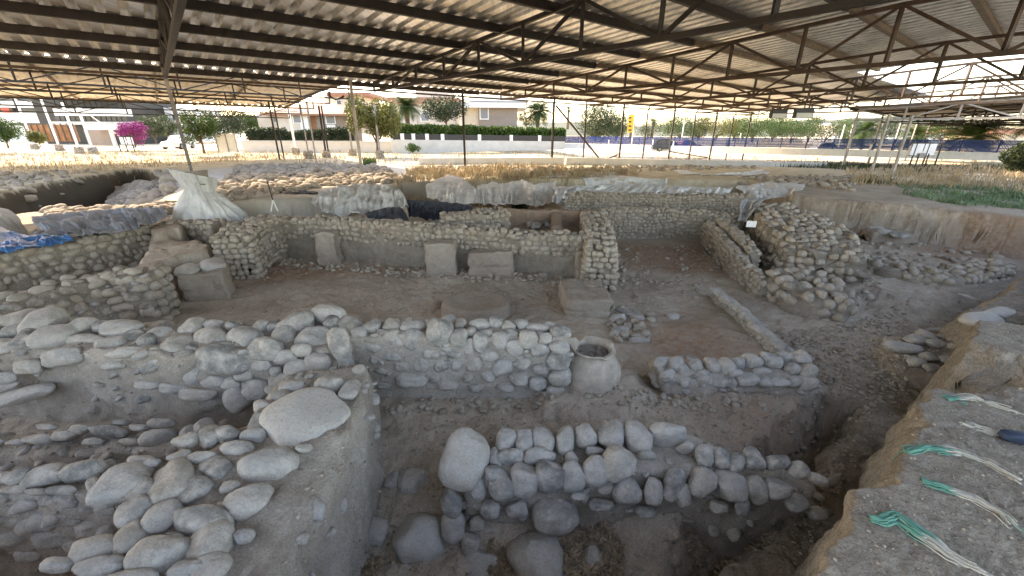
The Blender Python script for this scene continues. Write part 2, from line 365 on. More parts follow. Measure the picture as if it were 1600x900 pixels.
GREEN = A2((1400, 290, 0), (1600, 295, 0), (1720, 318, 0), (1640, 335, 0), (1480, 318, 0), (1410, 303, 0))
def gz(x, y, full=False):
    x = np.asarray(x, float); y = np.asarray(y, float)
    z = .06*n2(x, y, .35, 3, 3)-.9*sstep((y-31)/22)*sstep((x-2)/12); dig = np.zeros_like(z)
    near = (y < 45) & (np.abs(x) < 45)
    xx, yy = x[near], y[near]; zz = z[near]; dg = dig[near]
    wob = n2(xx, yy, 1.6, 4, 9); wob2 = n2(xx, yy, 7, 3, 12)
    for i, (poly, zi, e, wa) in enumerate(ZN):
        pa = np.array(poly); m = (xx > pa[:, 0].min()-2) & (xx < pa[:, 0].max()+2) & (yy > pa[:, 1].min()-2) & (yy < pa[:, 1].max()+2)
        if not m.any(): continue
        yf = np.clip((yy[m]-6)/8, 0, 1); d = inpoly(xx[m], yy[m], poly)+wa*wob[m]*.6+wa*.25*wob2[m]*(1-.85*yf); k = sstep(d/(e*(1+1.3*yf))+.5)
        zz[m] = zz[m]*(1-k)+(zi+.05*n2(xx[m], yy[m], .8, 3, 20+i))*k; dg[m] = np.maximum(dg[m], k)
    amp = .012+.02*dg
    zz = zz+amp*n2(xx, yy, 4.5, 4, 31)+.006*n2(xx, yy, 22, 2, 37)
    z[near] = zz; dig[near] = dg
    return (z, dig) if full else z
def gz1(x, y): return float(gz(np.array([x]), np.array([y]))[0])
# fan-shaped sheet, denser near the trench, out to the horizon
u = np.linspace(-1, 1, 901); ku = u*1.62+np.sign(u)*np.maximum(0, np.abs(u)-.93)**1.3*60
ry = np.concatenate([np.geomspace(.6, 46, 900), np.geomspace(47, 900, 60)])
X = (ry[:, None]+1.4)*ku[None, :]; Y = np.repeat(ry[:, None], len(ku), 1)
Z, DG = gz(X, Y, True)
RED = [A2((1000, 530, -1.35), (1090, 480, -1.35), (1180, 545, -1.35), (1060, 580, -1.35)), A2((1110, 640, -1.3), (1180, 700, -1.3), (1330, 690, -1.4), (1330, 620, -1.3)), A2((960, 380, -1.4), (1100, 385, -1.4), (1130, 430, -1.4), (980, 420, -1.4)), A2((1430, 395, -1.3), (1500, 375, -1.2), (1600, 395, -1.2), (1500, 420, -1.2)), A2((360, 430, -1.4), (450, 405, -1.4), (700, 425, -1.4), (420, 440, -1.4))]
red = np.zeros_like(Z)
for q in RED: red = np.maximum(red, sstep(inpoly(X, Y, q)/1.0+.5+.3*n2(X, Y, 1.2, 3, 77)))
pale = sstep((Y-15)/3)*DG*sstep((X+14)/2)
bd2 = np.full(X.shape, 9.); nm_ = (Y < 32) & (np.abs(X) < 32); bd2[nm_] = inpoly(X[nm_], Y[nm_], DIG); pale = pale*sstep((bd2-1.0)/1.2)
pale = np.maximum(pale, sstep(inpoly(X, Y, [(-17, 15), (-24, 24), (-22, 34), (-8, 34), (-4, 24), (-8, 16)])/2+.5)*.9)
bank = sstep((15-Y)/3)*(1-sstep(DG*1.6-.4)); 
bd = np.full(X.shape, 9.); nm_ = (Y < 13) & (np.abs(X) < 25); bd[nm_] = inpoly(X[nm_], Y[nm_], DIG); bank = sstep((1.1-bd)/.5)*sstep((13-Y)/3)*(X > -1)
DG = np.maximum(DG, sstep((np.where(X > 6, 26, 16)-Y)/3)*(X > -14))
lp = np.full(X.shape, -9.); nm_ = (Y < 40) & (X < -8); lp[nm_] = inpoly(X[nm_], Y[nm_], LPIT); pit_shade = sstep((lp+.45)/.3)*(1-sstep((X+19)/3)*.7)*(Z < -.12)  # mask for the shade painted onto the left pit's cut earth
pale = pale*(1-pit_shade)
nr, nc = X.shape; idx = np.arange(nr*nc).reshape(nr, nc)
Q = np.stack([idx[:-1, :-1], idx[:-1, 1:], idx[1:, 1:], idx[1:, :-1]], -1).reshape(-1, 4)
nm_ = (Y < 34) & (np.abs(X) < 34); q_ = np.stack([X[nm_], Y[nm_], Z[nm_]*1.6], -1); fl_ = np.minimum(1, Y[nm_]/3)
X2 = X.copy(); Y2 = Y.copy(); X2[nm_] += fl_*(.07*fbm(q_*2.6, 3, 81)+.016*vn(q_*16, 85)); Y2[nm_] += fl_*(.07*fbm(q_*2.6, 3, 91)+.016*vn(q_*16, 95))
X, Y = X2, Y2
tag(link('ground', mesh_np('ground', np.stack([X, Y, Z], -1).reshape(-1, 3), Q, M['ground'], {'dig': DG.ravel(), 'red': red.ravel(), 'pale': pale.ravel(), 'bank': bank.ravel(), 'pit_shade': pit_shade.ravel()})), kind='structure')
# ground behind the camera
bx_ = np.linspace(-1, 1, 41); Xb = np.sign(bx_)*np.abs(bx_)**2*900; Yb = .6-np.linspace(0, 1, 20)**2*600
XB, YB = np.meshgrid(Xb, Yb); ib = np.arange(XB.size).reshape(XB.shape)
QB = np.stack([ib[:-1, :-1], ib[1:, :-1], ib[1:, 1:], ib[:-1, 1:]], -1).reshape(-1, 4)
tag(link('ground', mesh_np('ground', np.stack([XB, YB, 0*XB-.02], -1).reshape(-1, 3), QB, M['ground'], {'dig': np.full(XB.size, .35), 'red': np.zeros(XB.size), 'pale': np.zeros(XB.size), 'bank': np.full(XB.size, .7), 'pit_shade': np.zeros(XB.size)})), kind='structure')

# ---------------- walls ----------------
def poly_pts(px, step=.07):
    P = np.array([at(*q) for q in px]);  seg = np.linalg.norm(np.diff(P[:, :2], axis=0), axis=1); L = np.concatenate([[0], np.cumsum(seg)])
    n = max(3, int(L[-1]/step)+1); s = np.linspace(0, L[-1], n); Q = np.stack([np.interp(s, L, P[:, i]) for i in range(3)], -1); Q[:, 2] += .05*vn(Q*1.3, 61)+.035*vn(Q*3.1, 62); return s, Q
def core_mesh(s, P, wd, zb, batter=.08, amp=.045, seed=0, step=.05, round_=.0):
    n = len(P); T = np.gradient(P[:, :2], axis=0); T /= np.linalg.norm(T, axis=1)[:, None]+1e-9; Nn = np.stack([-T[:, 1], T[:, 0]], -1)
    hw = np.interp(np.arange(n), np.linspace(0, n-1, len(wd)), wd)/2 if hasattr(wd, '__len__') else np.full(n, wd/2)
    hmax = float((P[:, 2]-zb).max()); nh = max(3, int(hmax/step)); nw = max(3, int(2*hw.max()/step))
    prof = [(-1, k/nh) for k in range(nh)]+[(-1+2*k/nw, 1) for k in range(nw+1)]+[(1, 1-(k+1)/nh) for k in range(nh)]
    V = np.zeros((n, len(prof), 3))
    for j, (a, b) in enumerate(prof):
        o = hw*(1 if abs(a) < 1 else 1)+batter*(1-b)
        V[:, j, 0] = P[:, 0]+Nn[:, 0]*a*o; V[:, j, 1] = P[:, 1]+Nn[:, 1]*a*o; V[:, j, 2] = zb+(P[:, 2]-zb)*b - (.04 if abs(a) == 1 and b == 1 else 0)
    flat = V.reshape(-1, 3); d = np.stack([vn(flat*4.2, seed+1), vn(flat*4.2, seed+2), vn(flat*4.2, seed+3)], -1)+.5*np.stack([vn(flat*11, seed+4), vn(flat*11, seed+5), vn(flat*11, seed+6)], -1)
    flat = flat+d*amp*np.array([1, 1, .8])+.011*np.stack([vn(flat*26, seed+7), vn(flat*26, seed+8), vn(flat*31, seed+9)], -1); m = len(prof); I = np.arange(n*m).reshape(n, m)
    Fs = list(np.stack([I[:-1, :-1], I[1:, :-1], I[1:, 1:], I[:-1, 1:]], -1).reshape(-1, 4)); V2 = [flat]
    base = n*m
    for end, row in ((0, I[0]), (1, I[-1])):   # end caps: grid between the two sides
        ring = flat[row]
        tv = np.array([*(T[0]*-1 if end == 0 else T[-1]), 0]); cur = row; nring = 4
        for q in range(1, nring+1):
            f = q/nring; cen = ring.mean(0); R = ring*(1-f)+cen*f+tv*.06*math.sin(f*math.pi/2)+d[row]*amp*.4*(1-f)
            ids = np.arange(base, base+m); V2.append(R); base += m
            for j in range(m-1):
                Fs.append(np.array([cur[j], cur[j+1], ids[j+1], ids[j]] if end == 0 else [cur[j+1], cur[j], ids[j], ids[j+1]]))
            cur = ids
    return np.concatenate(V2), np.array(Fs), T, Nn, hw
WALLN = [0]
def wall(name, label, px, wd, zb, size=.2, sides=(-1,), top=True, ends=(), frac=1., mat='stone_tan', core='mortar', sub=2, cat='wall', dens=.95, amp=.05, group=None, batter=.08, topjit=0.):
    """rubble wall: mud core, cobble facing and coping. px: centreline of its top"""
    WALLN[0] += 1; s, P = poly_pts(px); loc = P.mean(0); loc[2] = zb
    root = thing(name, label, cat, loc, group)
    V, Fs, T, Nn, hw = core_mesh(s, P, wd, zb, batter, amp, WALLN[0]*17)
    link('mud_core', mesh_np('mud_core', V-loc, Fs, M['mudwall' if core == 'mortar' and mat == 'stone_tan' else core]), root)
    if loc[1] < 9:      # grit standing out of the mud
        gs = Stones(1)
        for q in V[rng.choice(len(V), int(90*s[-1]+120))]:
            z_ = random.uniform(.006, .024)**1.0; a0 = random.random()*6.28; gs.add(q, (z_*math.cos(a0)*1.3, z_*math.sin(a0)*1.3, 0), (-z_*math.sin(a0), z_*math.cos(a0), 0), (0, 0, z_*.8))
        gs.build('grit', M['stone_tan'], root)['kind'] = 'stuff'
        fs = Stones(3); cand = V[V[:, 2] > zb+.45*(P[:, 2].min()-zb)]; cen = P.mean(0)
        for q in cand[rng.choice(len(cand), int(26*s[-1]))]:
            z_ = random.uniform(.03, .075); a0 = random.random()*6.28; t1 = np.array([math.cos(a0), math.sin(a0), random.uniform(-.4, .4)]); t2 = np.array([-math.sin(a0), math.cos(a0), random.uniform(-.4, .4)]); fs.add(q-np.array([0, 0, z_*.3]), t1*z_*1.4, t2*z_, (0, 0, z_*.75))
        fs.build('small_cobbles', M['stone'], root)['kind'] = 'stuff'
    st = Stones(sub); L = s[-1]
    def P_(t): return np.array([np.interp(t, s, P[:, i]) for i in range(3)])
    def face(o, tt, nn, ztop, sz):
        dz = sz*.78; hgt = (ztop-zb)*frac; rows = max(1, int(hgt/dz))
        return rows, dz
    for sd_ in sides:
        rows, dz = face(None, None, None, P[:, 2].mean(), size)
        for r in range(rows):
            x = random.random()*size*.5; sc_ = size*random.uniform(.85, 1.1)
            while x < L:
                wv = sc_*random.choice((random.uniform(.55, .8), random.uniform(.8, 1.25), random.uniform(.8, 1.25), random.uniform(1.2, 1.7))); i = min(len(P)-1, int(x/L*(len(P)-1))); p = P_(x); t = np.array([*T[i], 0]); nn = np.array([*Nn[i], 0])*sd_
                z = p[2]-dz*(r+.5)+random.uniform(-.12, .12)*dz; b = (p[2]-z)/(max(.1, p[2]-zb))*batter
                if z > zb+.03 and random.random() < dens*(1 if r < rows*.6 else .85):
                    rot = random.uniform(-.35, .35); hh = dz*random.uniform(.82, 1.15)
                    A = (t*math.cos(rot)+np.array([0, 0, math.sin(rot)]))*wv*.5; B = (np.array([0, 0, math.cos(rot)])-t*math.sin(rot))*hh*.56
                    st.add(np.array([p[0], p[1], z])+nn*(hw[i]+b-wv*random.uniform(.12, .24)), A, B, nn*wv*.45)
                x += wv*.95
    if top:
        rows = max(1, int(round(2*hw.max()/(size*1.05))))
        for r in range(rows):
            x = random.random()*size*.6
            while x < L:
                wv = size*random.choice((random.uniform(.5, .8), random.uniform(.8, 1.2), random.uniform(1.0, 1.55))); i = min(len(P)-1, int(x/L*(len(P)-1))); p = P_(x); t = np.array([*T[i], 0]); nn = np.array([*Nn[i], 0])
                off = (-1+(r+.5)*2/rows)*hw[i]+random.uniform(-.04, .04); rot = random.uniform(-.7, .7)
                if random.random() < dens:
                    tilt = np.array([0, 0, random.uniform(-.25, .25)])
                    A = (t*math.cos(rot)+nn*math.sin(rot)+tilt)*wv*.52; B = (nn*math.cos(rot)-t*math.sin(rot)-tilt*.5)*size*random.uniform(.4, .62)
                    C = np.cross(A, B); C = C/np.linalg.norm(C)*size*random.uniform(.32, .45)
                    st.add(p+nn*off+np.array([0, 0, random.uniform(-.05, .04)+topjit*random.uniform(-1, 1)]), A, B, C)
                x += wv*.98
    for e in ends:
        i = 0 if e == 0 else -1; tv = np.array([*(-T[0] if e == 0 else T[-1]), 0]); nn = np.array([*Nn[i], 0]); p = P[i]; h = hw[i]; dz = size*.8
        for r in range(int((p[2]-zb)*frac/dz)):
            x = -h+size*.4
            while x < h:
                wv = size*random.uniform(.75, 1.25)
                if random.random() < dens: st.add(p+nn*x+tv*.02+np.array([0, 0, -dz*(r+.5)]), nn*wv*.5, np.array([0, 0, dz*.55]), tv*wv*.45)
                x += wv*.95
    st.build('cobble_facing', M[mat], root)
    return root
# foreground walls, with the stones one can pick out set one by one
def hand_wall(name, label, px, wd, zb, **k): return wall(name, label, px, wd, zb, mat='stone', top=False, **k)
UP = np.array([0, 0, 1.])
def cap_set(root, lst, P0, n, name='cobble', **k):
    for q in lst: px_stone(q[0], q[1], q[2], q[3], q[4] if len(q) > 4 else 0, P0, n, root, name=name, **k)

# W1 room wall beside the jar
w1 = hand_wall('cobble_wall', 'straight cobble wall with rows of round stones, ending against the buried jar', [(545, 515, -.22), (700, 517, -.215), (884, 521, -.215)], [.58, .5, .34], -1.3, sides=(), amp=.025, batter=.02)
P0 = at(700, 515, -.18)
cap_set(w1, [(614,509,30,22),(645,513,36,20),(700,504,24,22),(719,507,18,15),(749,507,34,17,5),(775,504,24,18),(795,509,22,15),(814,507,24,16),(675,506,20,15),(581,511,28,22),(547,506,38,26,-20),(560,520,26,18),(842,513,34,12,-8),(875,519,34,20),(628,524,20,12),(733,518,22,13),(760,520,20,12),(800,521,22,12),(845,524,20,12),(858,508,18,10),(600,520,22,12)], P0, (0, -.15, 1), thick=.75, sink=.1)
PF = at(700, 600, -1.1)*1.0; PF = np.array([0, PF[1]-.02, 0]); nF = (-.06, -1, .28)
P1 = np.array([0, at(700, 530, -.22)[1]-.0, -.3])
cap_set(w1, [(584,538,28,28,20),(614,531,32,28,10),(646,532,32,28,-15),(684,521,42,38,-20),(716,529,28,28),(733,543,16,24),(751,534,24,28),(780,533,25,25),(805,543,27,24),(825,532,31,24,-10),(852,529,20,14),(873,543,34,20),(844,546,30,20,10),(765,555,26,16),(675,551,30,17),(707,551,28,17),(614,555,30,17),(589,560,24,17),(628,570,23,16),(657,569,24,21),(690,572,24,20),(714,570,20,18),(741,568,24,22),(785,575,32,27),(819,568,24,21),(873,563,34,27),(844,577,26,18),(597,578,28,16),(643,592,50,26),(680,592,20,15),(763,588,20,18),(732,590,18,14),(810,592,30,22),(874,590,36,29),(700,600,34,18),(840,600,28,18),(576,590,22,16),(600,600,24,14),(868,610,28,16),(790,606,26,14),(745,606,24,14)], P1, (-.03, -1, .06), thick=.7, sink=.25)

# W2 long wall on the left
w2 = hand_wall('cobble_wall', 'long cobble wall at the left front, thick with stacked grey river stones along its top', [(-90, 516, -.26), (100, 520, -.235), (300, 530, -.215), (450, 523, -.205), (530, 520, -.21)], [.95, .95, .95, 1.0, 1.0], -1.55, sides=(), amp=.05, batter=.04)
cap_set(w2, [(q_[0], q_[1], q_[2]*.94, q_[3]*1.22, *q_[4:]) for q_ in [(27,496,56,28),(69,502,66,32,12),(20,515,30,22),(42,529,44,30,10),(84,524,80,30,10),(130,507,40,22),(189,512,64,27,4),(160,508,24,16),(206,524,38,17),(250,519,40,17),(228,533,38,20,15),(175,536,56,22,14),(135,529,74,16),(331,526,64,31),(302,509,36,25),(332,506,32,15),(363,509,26,17),(381,528,54,34,20),(410,509,26,20),(462,504,68,30,15),(444,524,42,27,10),(491,528,56,33),(513,489,48,28,-12),(518,502,22,18),(430,510,22,16),(277,540,58,28,6),(110,512,26,16),(3,540,50,26),(-20,506,50,30),(-30,535,50,26),(405,520,20,12,-40),(345,545,40,20),(230,546,36,16),(300,545,30,16)]], at(300, 520, -.17), (0, -.2, 1), thick=.9, sink=.25)
PW = np.array([0, at(300, 556, -.26)[1], -.26])
cap_set(w2, [(192,551,60,22,10),(95,558,64,40,8),(42,573,44,32),(8,590,32,24),(413,546,50,34),(349,563,86,44,-6),(277,567,52,34,25),(241,570,50,26,18),(299,580,30,42,-25),(527,537,34,56,12),(496,567,40,31),(444,558,36,22),(407,570,32,18),(466,577,44,30),(506,587,48,28),(442,596,54,26),(430,580,18,16),(442,610,58,30,5),(395,608,42,32),(368,624,36,42,35),(310,615,56,24),(270,606,38,20),(226,602,40,16),(330,596,40,20),(360,600,32,20),(30,620,90,36,14),(5,606,44,20,20),(175,572,34,18),(540,565,26,40,10),(470,548,30,20),(380,585,30,20),(505,612,36,22),(540,600,40,34,10),(548,620,30,26)], PW, (0, -1, .25), thick=.5, sink=.3)

# W4 wall running towards the camera, with the big flat slabs
w4 = hand_wall('cobble_wall', 'broad wall of large pale boulders running down the lower left, capped by a big flat slab', [(512, 580, -.3), (470, 660, -.245), (400, 745, -.235), (330, 830, -.24), (265, 930, -.3), (190, 1050, -.3)], [1.0, 1.05, 1.15, 1.25, 1.3, 1.3], -1.6, sides=(), amp=.05, batter=.16)
cap_set(w4, [(414,724,100,56,5),(386,779,76,48,12),(311,809,88,64,-10),(329,841,84,50,38),(248,863,86,72),(294,890,56,42),(268,750,78,52,25),(302,764,56,32,38),(209,797,66,38,28),(251,804,58,42,15),(202,838,54,48,10),(143,857,72,62,40),(154,884,84,42,8),(192,750,94,54,12),(219,762,48,32,30),(337,728,44,36,35),(315,715,44,24),(368,700,50,32),(354,676,44,28),(395,679,36,24),(412,655,36,40),(326,678,38,36,20),(412,632,34,20),(435,618,36,22),(455,605,36,22),(290,686,36,26),(280,712,32,24),(225,720,50,24),(360,760,26,20),(350,790,24,18),(272,838,24,18),(210,900,80,40),(330,885,50,50),(90,880,50,30),(380,835,30,24),(515,598,44,26),(547,607,30,26)], at(330, 800, -.23), (0, -.05, 1), thick=.6, sink=.3)
px_stone(477, 648, 124, 76, 29, at(470, 650, -.16), (.1, -.12, 1), w4, thick=.3, sink=.2, name='flat_slab')
PX = np.array([at(530, 690, -1)[0]*0-1.92, 0, 0])
cap_set(w4, [(477,792,24,28),(454,812,28,36),(439,853,28,36),(510,819,36,38),(560,690,20,22),(520,745,26,24),(435,885,26,36),(480,700,22,20)], np.array([-1.93, 3, 0]), (1, -.1, .2), thick=.5, sink=.7)

# W5 branch to the left and the low bench behind it
w5 = hand_wall('cobble_wall', 'cobble wall across the lower left corner, its face studded with grey stones', [(190, 745, -.36), (60, 748, -.4), (-120, 758, -.42)], .34, -1.6, sides=(), amp=.04, batter=.08)
cap_set(w5, [(128,735,66,36,10),(74,742,76,34,14),(30,745,50,30,14),(2,746,44,26),(-30,750,44,30),(150,760,30,40,-60),(20,765,40,18),(95,766,44,20),(55,768,34,16)], at(80, 742, -.3), (0, -.25, 1), thick=.7, sink=.15)
P5 = np.array([0, at(60, 768, -.4)[1], -.4])
cap_set(w5, [(37,789,52,34,15),(8,775,30,24),(79,779,32,30),(110,781,30,28),(67,811,52,42),(20,813,44,30),(113,812,34,24),(84,840,62,36,5),(14,838,42,34),(165,796,34,22),(135,794,30,20),(140,825,40,30),(45,866,40,24),(170,770,30,20),(0,795,24,30),(120,850,40,26)], P5, (0, -1, .12), thick=.6, sink=.05)
bench = hand_wall('stone_bench', 'low bench of small grey cobbles inside the dark recess at lower left', [(330, 678, -.85), (180, 682, -.9), (0, 690, -.95), (-80, 696, -.95)], .42, -1.5, sides=(), amp=.05, cat='bench')
cap_set(bench, [(60,686,44,22),(101,681,32,22),(126,671,28,22),(165,672,58,28,-8),(204,690,34,18),(248,684,54,34,10),(253,661,40,22),(74,667,30,15),(25,691,28,14),(298,680,36,26,30),(320,668,36,24,30),(220,668,30,16),(145,690,30,16),(190,660,26,14),(-15,690,40,20)], at(180, 680, -.82), (0, -.5, 1), thick=.9, sink=.1)
cap_set(bench, [(74,715,52,24),(121,713,62,28,6),(20,722,40,22),(170,712,40,20)], np.array([0, at(100, 700, -1.)[1]-.05, -1.15]), (0, -1, .7), thick=.5, sink=.4)

# W3 front centre wall
w3 = hand_wall('cobble_wall', 'low front wall with two neat rows of upright oval stones beside the leaves', [(730, 708, -.76), (850, 706, -.75), (980, 699, -.75), (1070, 705, -.8), (1143, 731, -.92), (1270, 757, -1.18)], [.62, .66, .66, .6, .48, .38], -2.3, sides=(), amp=.03, batter=.08)
cap_set(w3, [(792,688,33,40,-8),(820,689,28,36),(849,689,35,38,-8),(881,686,31,40,-12),(915,680,38,32,-15),(954,679,40,42,-12),(997,683,44,44,-10),(1043,678,60,36,-6),(797,716,42,26),(842,712,50,26,10),(773,715,24,34),(893,716,20,18),(1100,710,34,44,-25),(1127,715,30,32),(1151,721,28,34,-30),(1177,716,34,32,-10),(1215,723,34,26),(1249,733,34,24,-20),(1279,748,32,18,-15),(930,705,26,16),(1010,712,28,16),(1070,698,26,18)], at(900, 700, -.68), (0, -.3, 1), thick=.9, sink=.15)
px_stone(727, 716, 70, 94, -22, at(727, 700, -.62), (-.1, -.8, .9), w3, thick=.6, sink=.1, name='end_boulder')
P3 = np.array([0, at(850, 745, -.75)[1]+.02, -.75])
cap_set(w3, [(785,760,42,50,12),(821,751,42,46),(860,746,42,44),(896,747,40,46),(932,739,40,48,-18),(967,728,48,54,-32),(982,769,42,40),(1021,769,28,38),(1053,759,32,62,-14),(744,764,25,40,15),(1100,755,36,46,-25),(1143,762,50,44,-10),(1183,767,32,40,10),(1217,765,36,32),(1247,789,32,30),(704,787,34,44),(707,826,38,40),(765,797,31,28),(808,796,34,24),(868,809,70,50,-12),(746,819,24,20),(735,851,26,30),(1279,802,28,22),(1160,792,22,26),(1124,792,24,20),(1067,775,24,34),(770,740,26,20),(905,775,22,12),(940,790,34,16),(1010,800,30,18)], P3, (0, -1, .3), thick=.75, sink=.25)

# W6 stub wall right of centre
w6 = hand_wall('cobble_wall', 'short cobble stub wall with a crumbling left end, standing right of the jar', [(1030, 572, -.96), (1120, 571, -.98), (1200, 570, -.98), (1262, 577, -1.02)], .58, -1.5, sides=(), amp=.04, batter=.12)
cap_set(w6, [(1085,572,22,22),(1112,570,20,28),(1133,572,28,28),(1175,563,32,22,-10),(1205,563,34,26,-8),(1225,556,24,18),(1249,560,26,28),(1154,566,22,18),(1239,575,24,20),(1262,578,26,26),(1065,577,20,18),(1033,565,24,22,30),(1056,570,24,24),(1100,583,18,12),(1190,580,28,14),(1150,583,20,12)], at(1150, 570, -.92), (0, -.2, 1), thick=.9, sink=.15)
P6 = np.array([0, at(1150, 587, -.98)[1], -.98])
cap_set(w6, [(1099,594,30,18),(1123,598,26,18),(1168,594,34,22),(1195,597,28,20),(1219,597,32,20),(1141,597,24,20),(1067,594,28,16),(1262,600,30,24),(1242,598,24,20),(1044,588,26,22),(1130,618,26,12),(1205,618,28,12)], P6, (0, -1, .2), thick=.7, sink=.25)

# W7 curb
cur = hand_wall('stone_curb', 'thin curb of small cobbles crossing the bare floor towards the stub wall', [(1120, 455, -1.22), (1160, 485, -1.22), (1195, 520, -1.22), (1245, 562, -1.2)], .2, -1.45, sides=(), amp=.03, cat='curb')
lst = []
for i in range(17):
    f = i/16; x = np.interp(f, [0, .3, .6, 1], [1120, 1158, 1195, 1243]); y = np.interp(f, [0, .3, .6, 1], [455, 483, 520, 562]); lst.append((x+random.uniform(-3, 3), y, 20+14*f*random.random(), 12+7*f, -38))
cap_set(cur, lst, at(1190, 510, -1.2), (0, -.1, 1), thick=.9, sink=.2)

# farther walls
wall('cobble_wall', 'far back wall of cobbles under the long strip of white sheet', [(880, 303, .02), (1000, 303, .02), (1178, 306, 0)], .5, -1.5, .16, (-1, 1), sub=2, amp=.04)
wall('cobble_wall', 'wide cobble wall facing the bare side room, just in front of the sheeted one', [(940, 328, -.28), (1050, 327, -.3), (1160, 336, -.35)], .5, -1.5, .17, (-1, 1), amp=.04)
wall('cobble_wall', 'long far wall of the big room with mud face below and cobbles above', [(432, 340, -.1), (560, 345, -.12), (700, 356, -.16), (850, 364, -.2), (945, 370, -.22)], .55, -1.5, .20, (-1, 1), frac=.5, amp=.04)
wall('cobble_wall', 'thick cobble return wall closing the right side of the big room', [(925, 332, -.15), (935, 352, -.18), (940, 390, -.25)], .8, -1.5, .19, (-1, 1), ends=(1,), amp=.05)
wall('cobble_wall', 'stepped cobble mass left of the small reddish chamber', [(690, 338, -.1), (740, 333, -.02), (790, 331, -.02)], .9, -1.2, .2, (-1, 1), ends=(1,), amp=.05)
wall('mud_wall', 'thin reddish mud rim at the back of the small chamber', [(785, 327, -.12), (860, 327, -.12), (930, 329, -.14)], .22, -.9, .15, (), top=False, core='mudred')
wall('mud_wall', 'little mud divider inside the small reddish chamber', [(868, 331, -.2), (872, 352, -.3)], .3, -.9, .15, (), top=False, core='mudred')
wall('cobble_wall', 'rounded cobble corner at the left end of the big room', [(362, 372, -.2), (385, 352, -.12), (432, 337, -.08)], .95, -1.5, .20, (-1, 1), ends=(0,), amp=.06)
wall('cobble_wall', 'low mud and stone wall behind the sloping earth ledge', [(262, 350, -.3), (300, 348, -.25), (345, 346, -.15)], .6, -1.3, .24, (-1, 1), frac=.6, amp=.07)
wall('cobble_wall', 'dark cobble wall on the far left under the grey sheet', [(-60, 405, -.25), (60, 384, -.24), (150, 368, -.22), (226, 352, -.2)], .5, -1.6, .24, (-1, 1), ends=(1,), amp=.05)
wall('cobble_wall', 'descending cobble wall end at the left of the big room', [(-70, 490, -.55), (20, 468, -.5), (110, 440, -.38), (185, 425, -.3), (242, 420, -.28)], .62, -1.55, .25, (-1, 1), ends=(1,), amp=.05, batter=.14)
wall('cobble_wall', 'broad rubble wall mass at right, its top covered with rounded stones', [(1205, 318, -.02), (1240, 338, -.08), (1275, 368, -.22), (1290, 395, -.45)], [1.4, 1.9, 2.1, 1.7], -1.75, .24, (-1, 1), ends=(1,), frac=.6, amp=.12, topjit=.05, batter=.5, dens=.78)
wall('cobble_wall', 'lower rubble terrace in front of the broad wall at right, with round stones down its side', [(1235, 420, -.72), (1280, 444, -.85), (1335, 470, -1.08)], [1.2, 1.5, 1.0], -1.8, .27, (-1, 1), ends=(0, 1), amp=.1, batter=.45, topjit=.05, dens=.85)
wall('stone_strip', 'left one of two narrow stepped stone strips beside the broad wall', [(1108, 345, -.5), (1135, 372, -.6), (1165, 408, -.8), (1200, 440, -.95)], .26, -1.5, .17, (-1, 1), amp=.04)
wall('stone_strip', 'right one of two narrow stepped stone strips beside the broad wall', [(1128, 342, -.35), (1155, 365, -.45), (1180, 392, -.6)], .3, -1.5, .17, (-1, 1), amp=.05)
wall('cobble_wall', 'low rubble band running from the broad wall towards the near bank', [(1370, 400, -1.0), (1400, 420, -1.02), (1470, 428, -1.02), (1560, 412, -.9)], [.9, 1.1, .9, .8], -1.4, .24, (-1, 1), ends=(0,), amp=.06, topjit=.06)
wall('mud_pillar', 'squat mud block against the far bank with a pale stone top', [(1355, 360, -.85), (1420, 363, -.85)], .8, -1.35, .2, (), top=False, core='mud', cat='mud block')
def block(label, px, wd, zb, core='mud', name='mud_pillar', cat='mud pillar', n=0):
    WALLN[0] += 1; sd_ = WALLN[0]*13; a = at(*px[0]); b = at(*px[-1]); c = (a+b)/2; zt = c[2]; L = np.linalg.norm((b-a)[:2]); ax = (b-a)[:2]/L; ay = np.array([-ax[1], ax[0]])
    hx = L/2+.12; bm = bmesh.new(); bmesh.ops.create_cube(bm, size=2); bmesh.ops.subdivide_edges(bm, edges=list(bm.edges), cuts=22, use_grid_fill=True)
    V = np.array([v.co[:] for v in bm.verts]); Fs = np.array([[v.index for v in f.verts] for f in bm.faces]); bm.free()
    V = V*(1-.05*(np.sum((np.abs(V) > .999), 1) > 1))[:, None]; tp_ = 1-.06*(V[:, 2]+1)/2
    W = np.stack([c[0]+ax[0]*V[:, 0]*hx*tp_+ay[0]*V[:, 1]*wd/2*tp_, c[1]+ax[1]*V[:, 0]*hx*tp_+ay[1]*V[:, 1]*wd/2*tp_, zb+(zt-zb)*(V[:, 2]+1)/2], -1)
    W += .05*np.stack([fbm(W*3.2, 4, sd_), fbm(W*3.2, 4, sd_+5), .7*fbm(W*3.2, 4, sd_+9)], -1)+.012*np.stack([vn(W*22, sd_), vn(W*22, sd_+1), vn(W*22, sd_+2)], -1)
    crk = np.exp(-((W[:, 2]-(zb+(zt-zb)*.45)-.03*vn(W*4, 3))/.018)**2)*.02; W[:, :2] -= (W[:, :2]-c[:2])*crk[:, None]*1.5
    r = thing(name, label, cat, (c[0], c[1], zb)); link('mud_body', mesh_np('mud_body', W-np.array([c[0], c[1], zb]), Fs, M[core]), r)
    return r
block('tall mud pillar against the far wall, left of the wide mud block', [(672, 378, -.42), (706, 378, -.42)], .55, -1.5)
block('wide low mud block against the middle of the far wall', [(738, 392, -.68), (798, 392, -.68)], .5, -1.5)
block('mud pilaster at the right corner of the big room', [(908, 388, -.48), (948, 390, -.48)], .6, -1.5)
block('rounded mud pillar standing near the left end of the far wall', [(500, 362, -.38), (520, 362, -.38)], .5, -1.5)
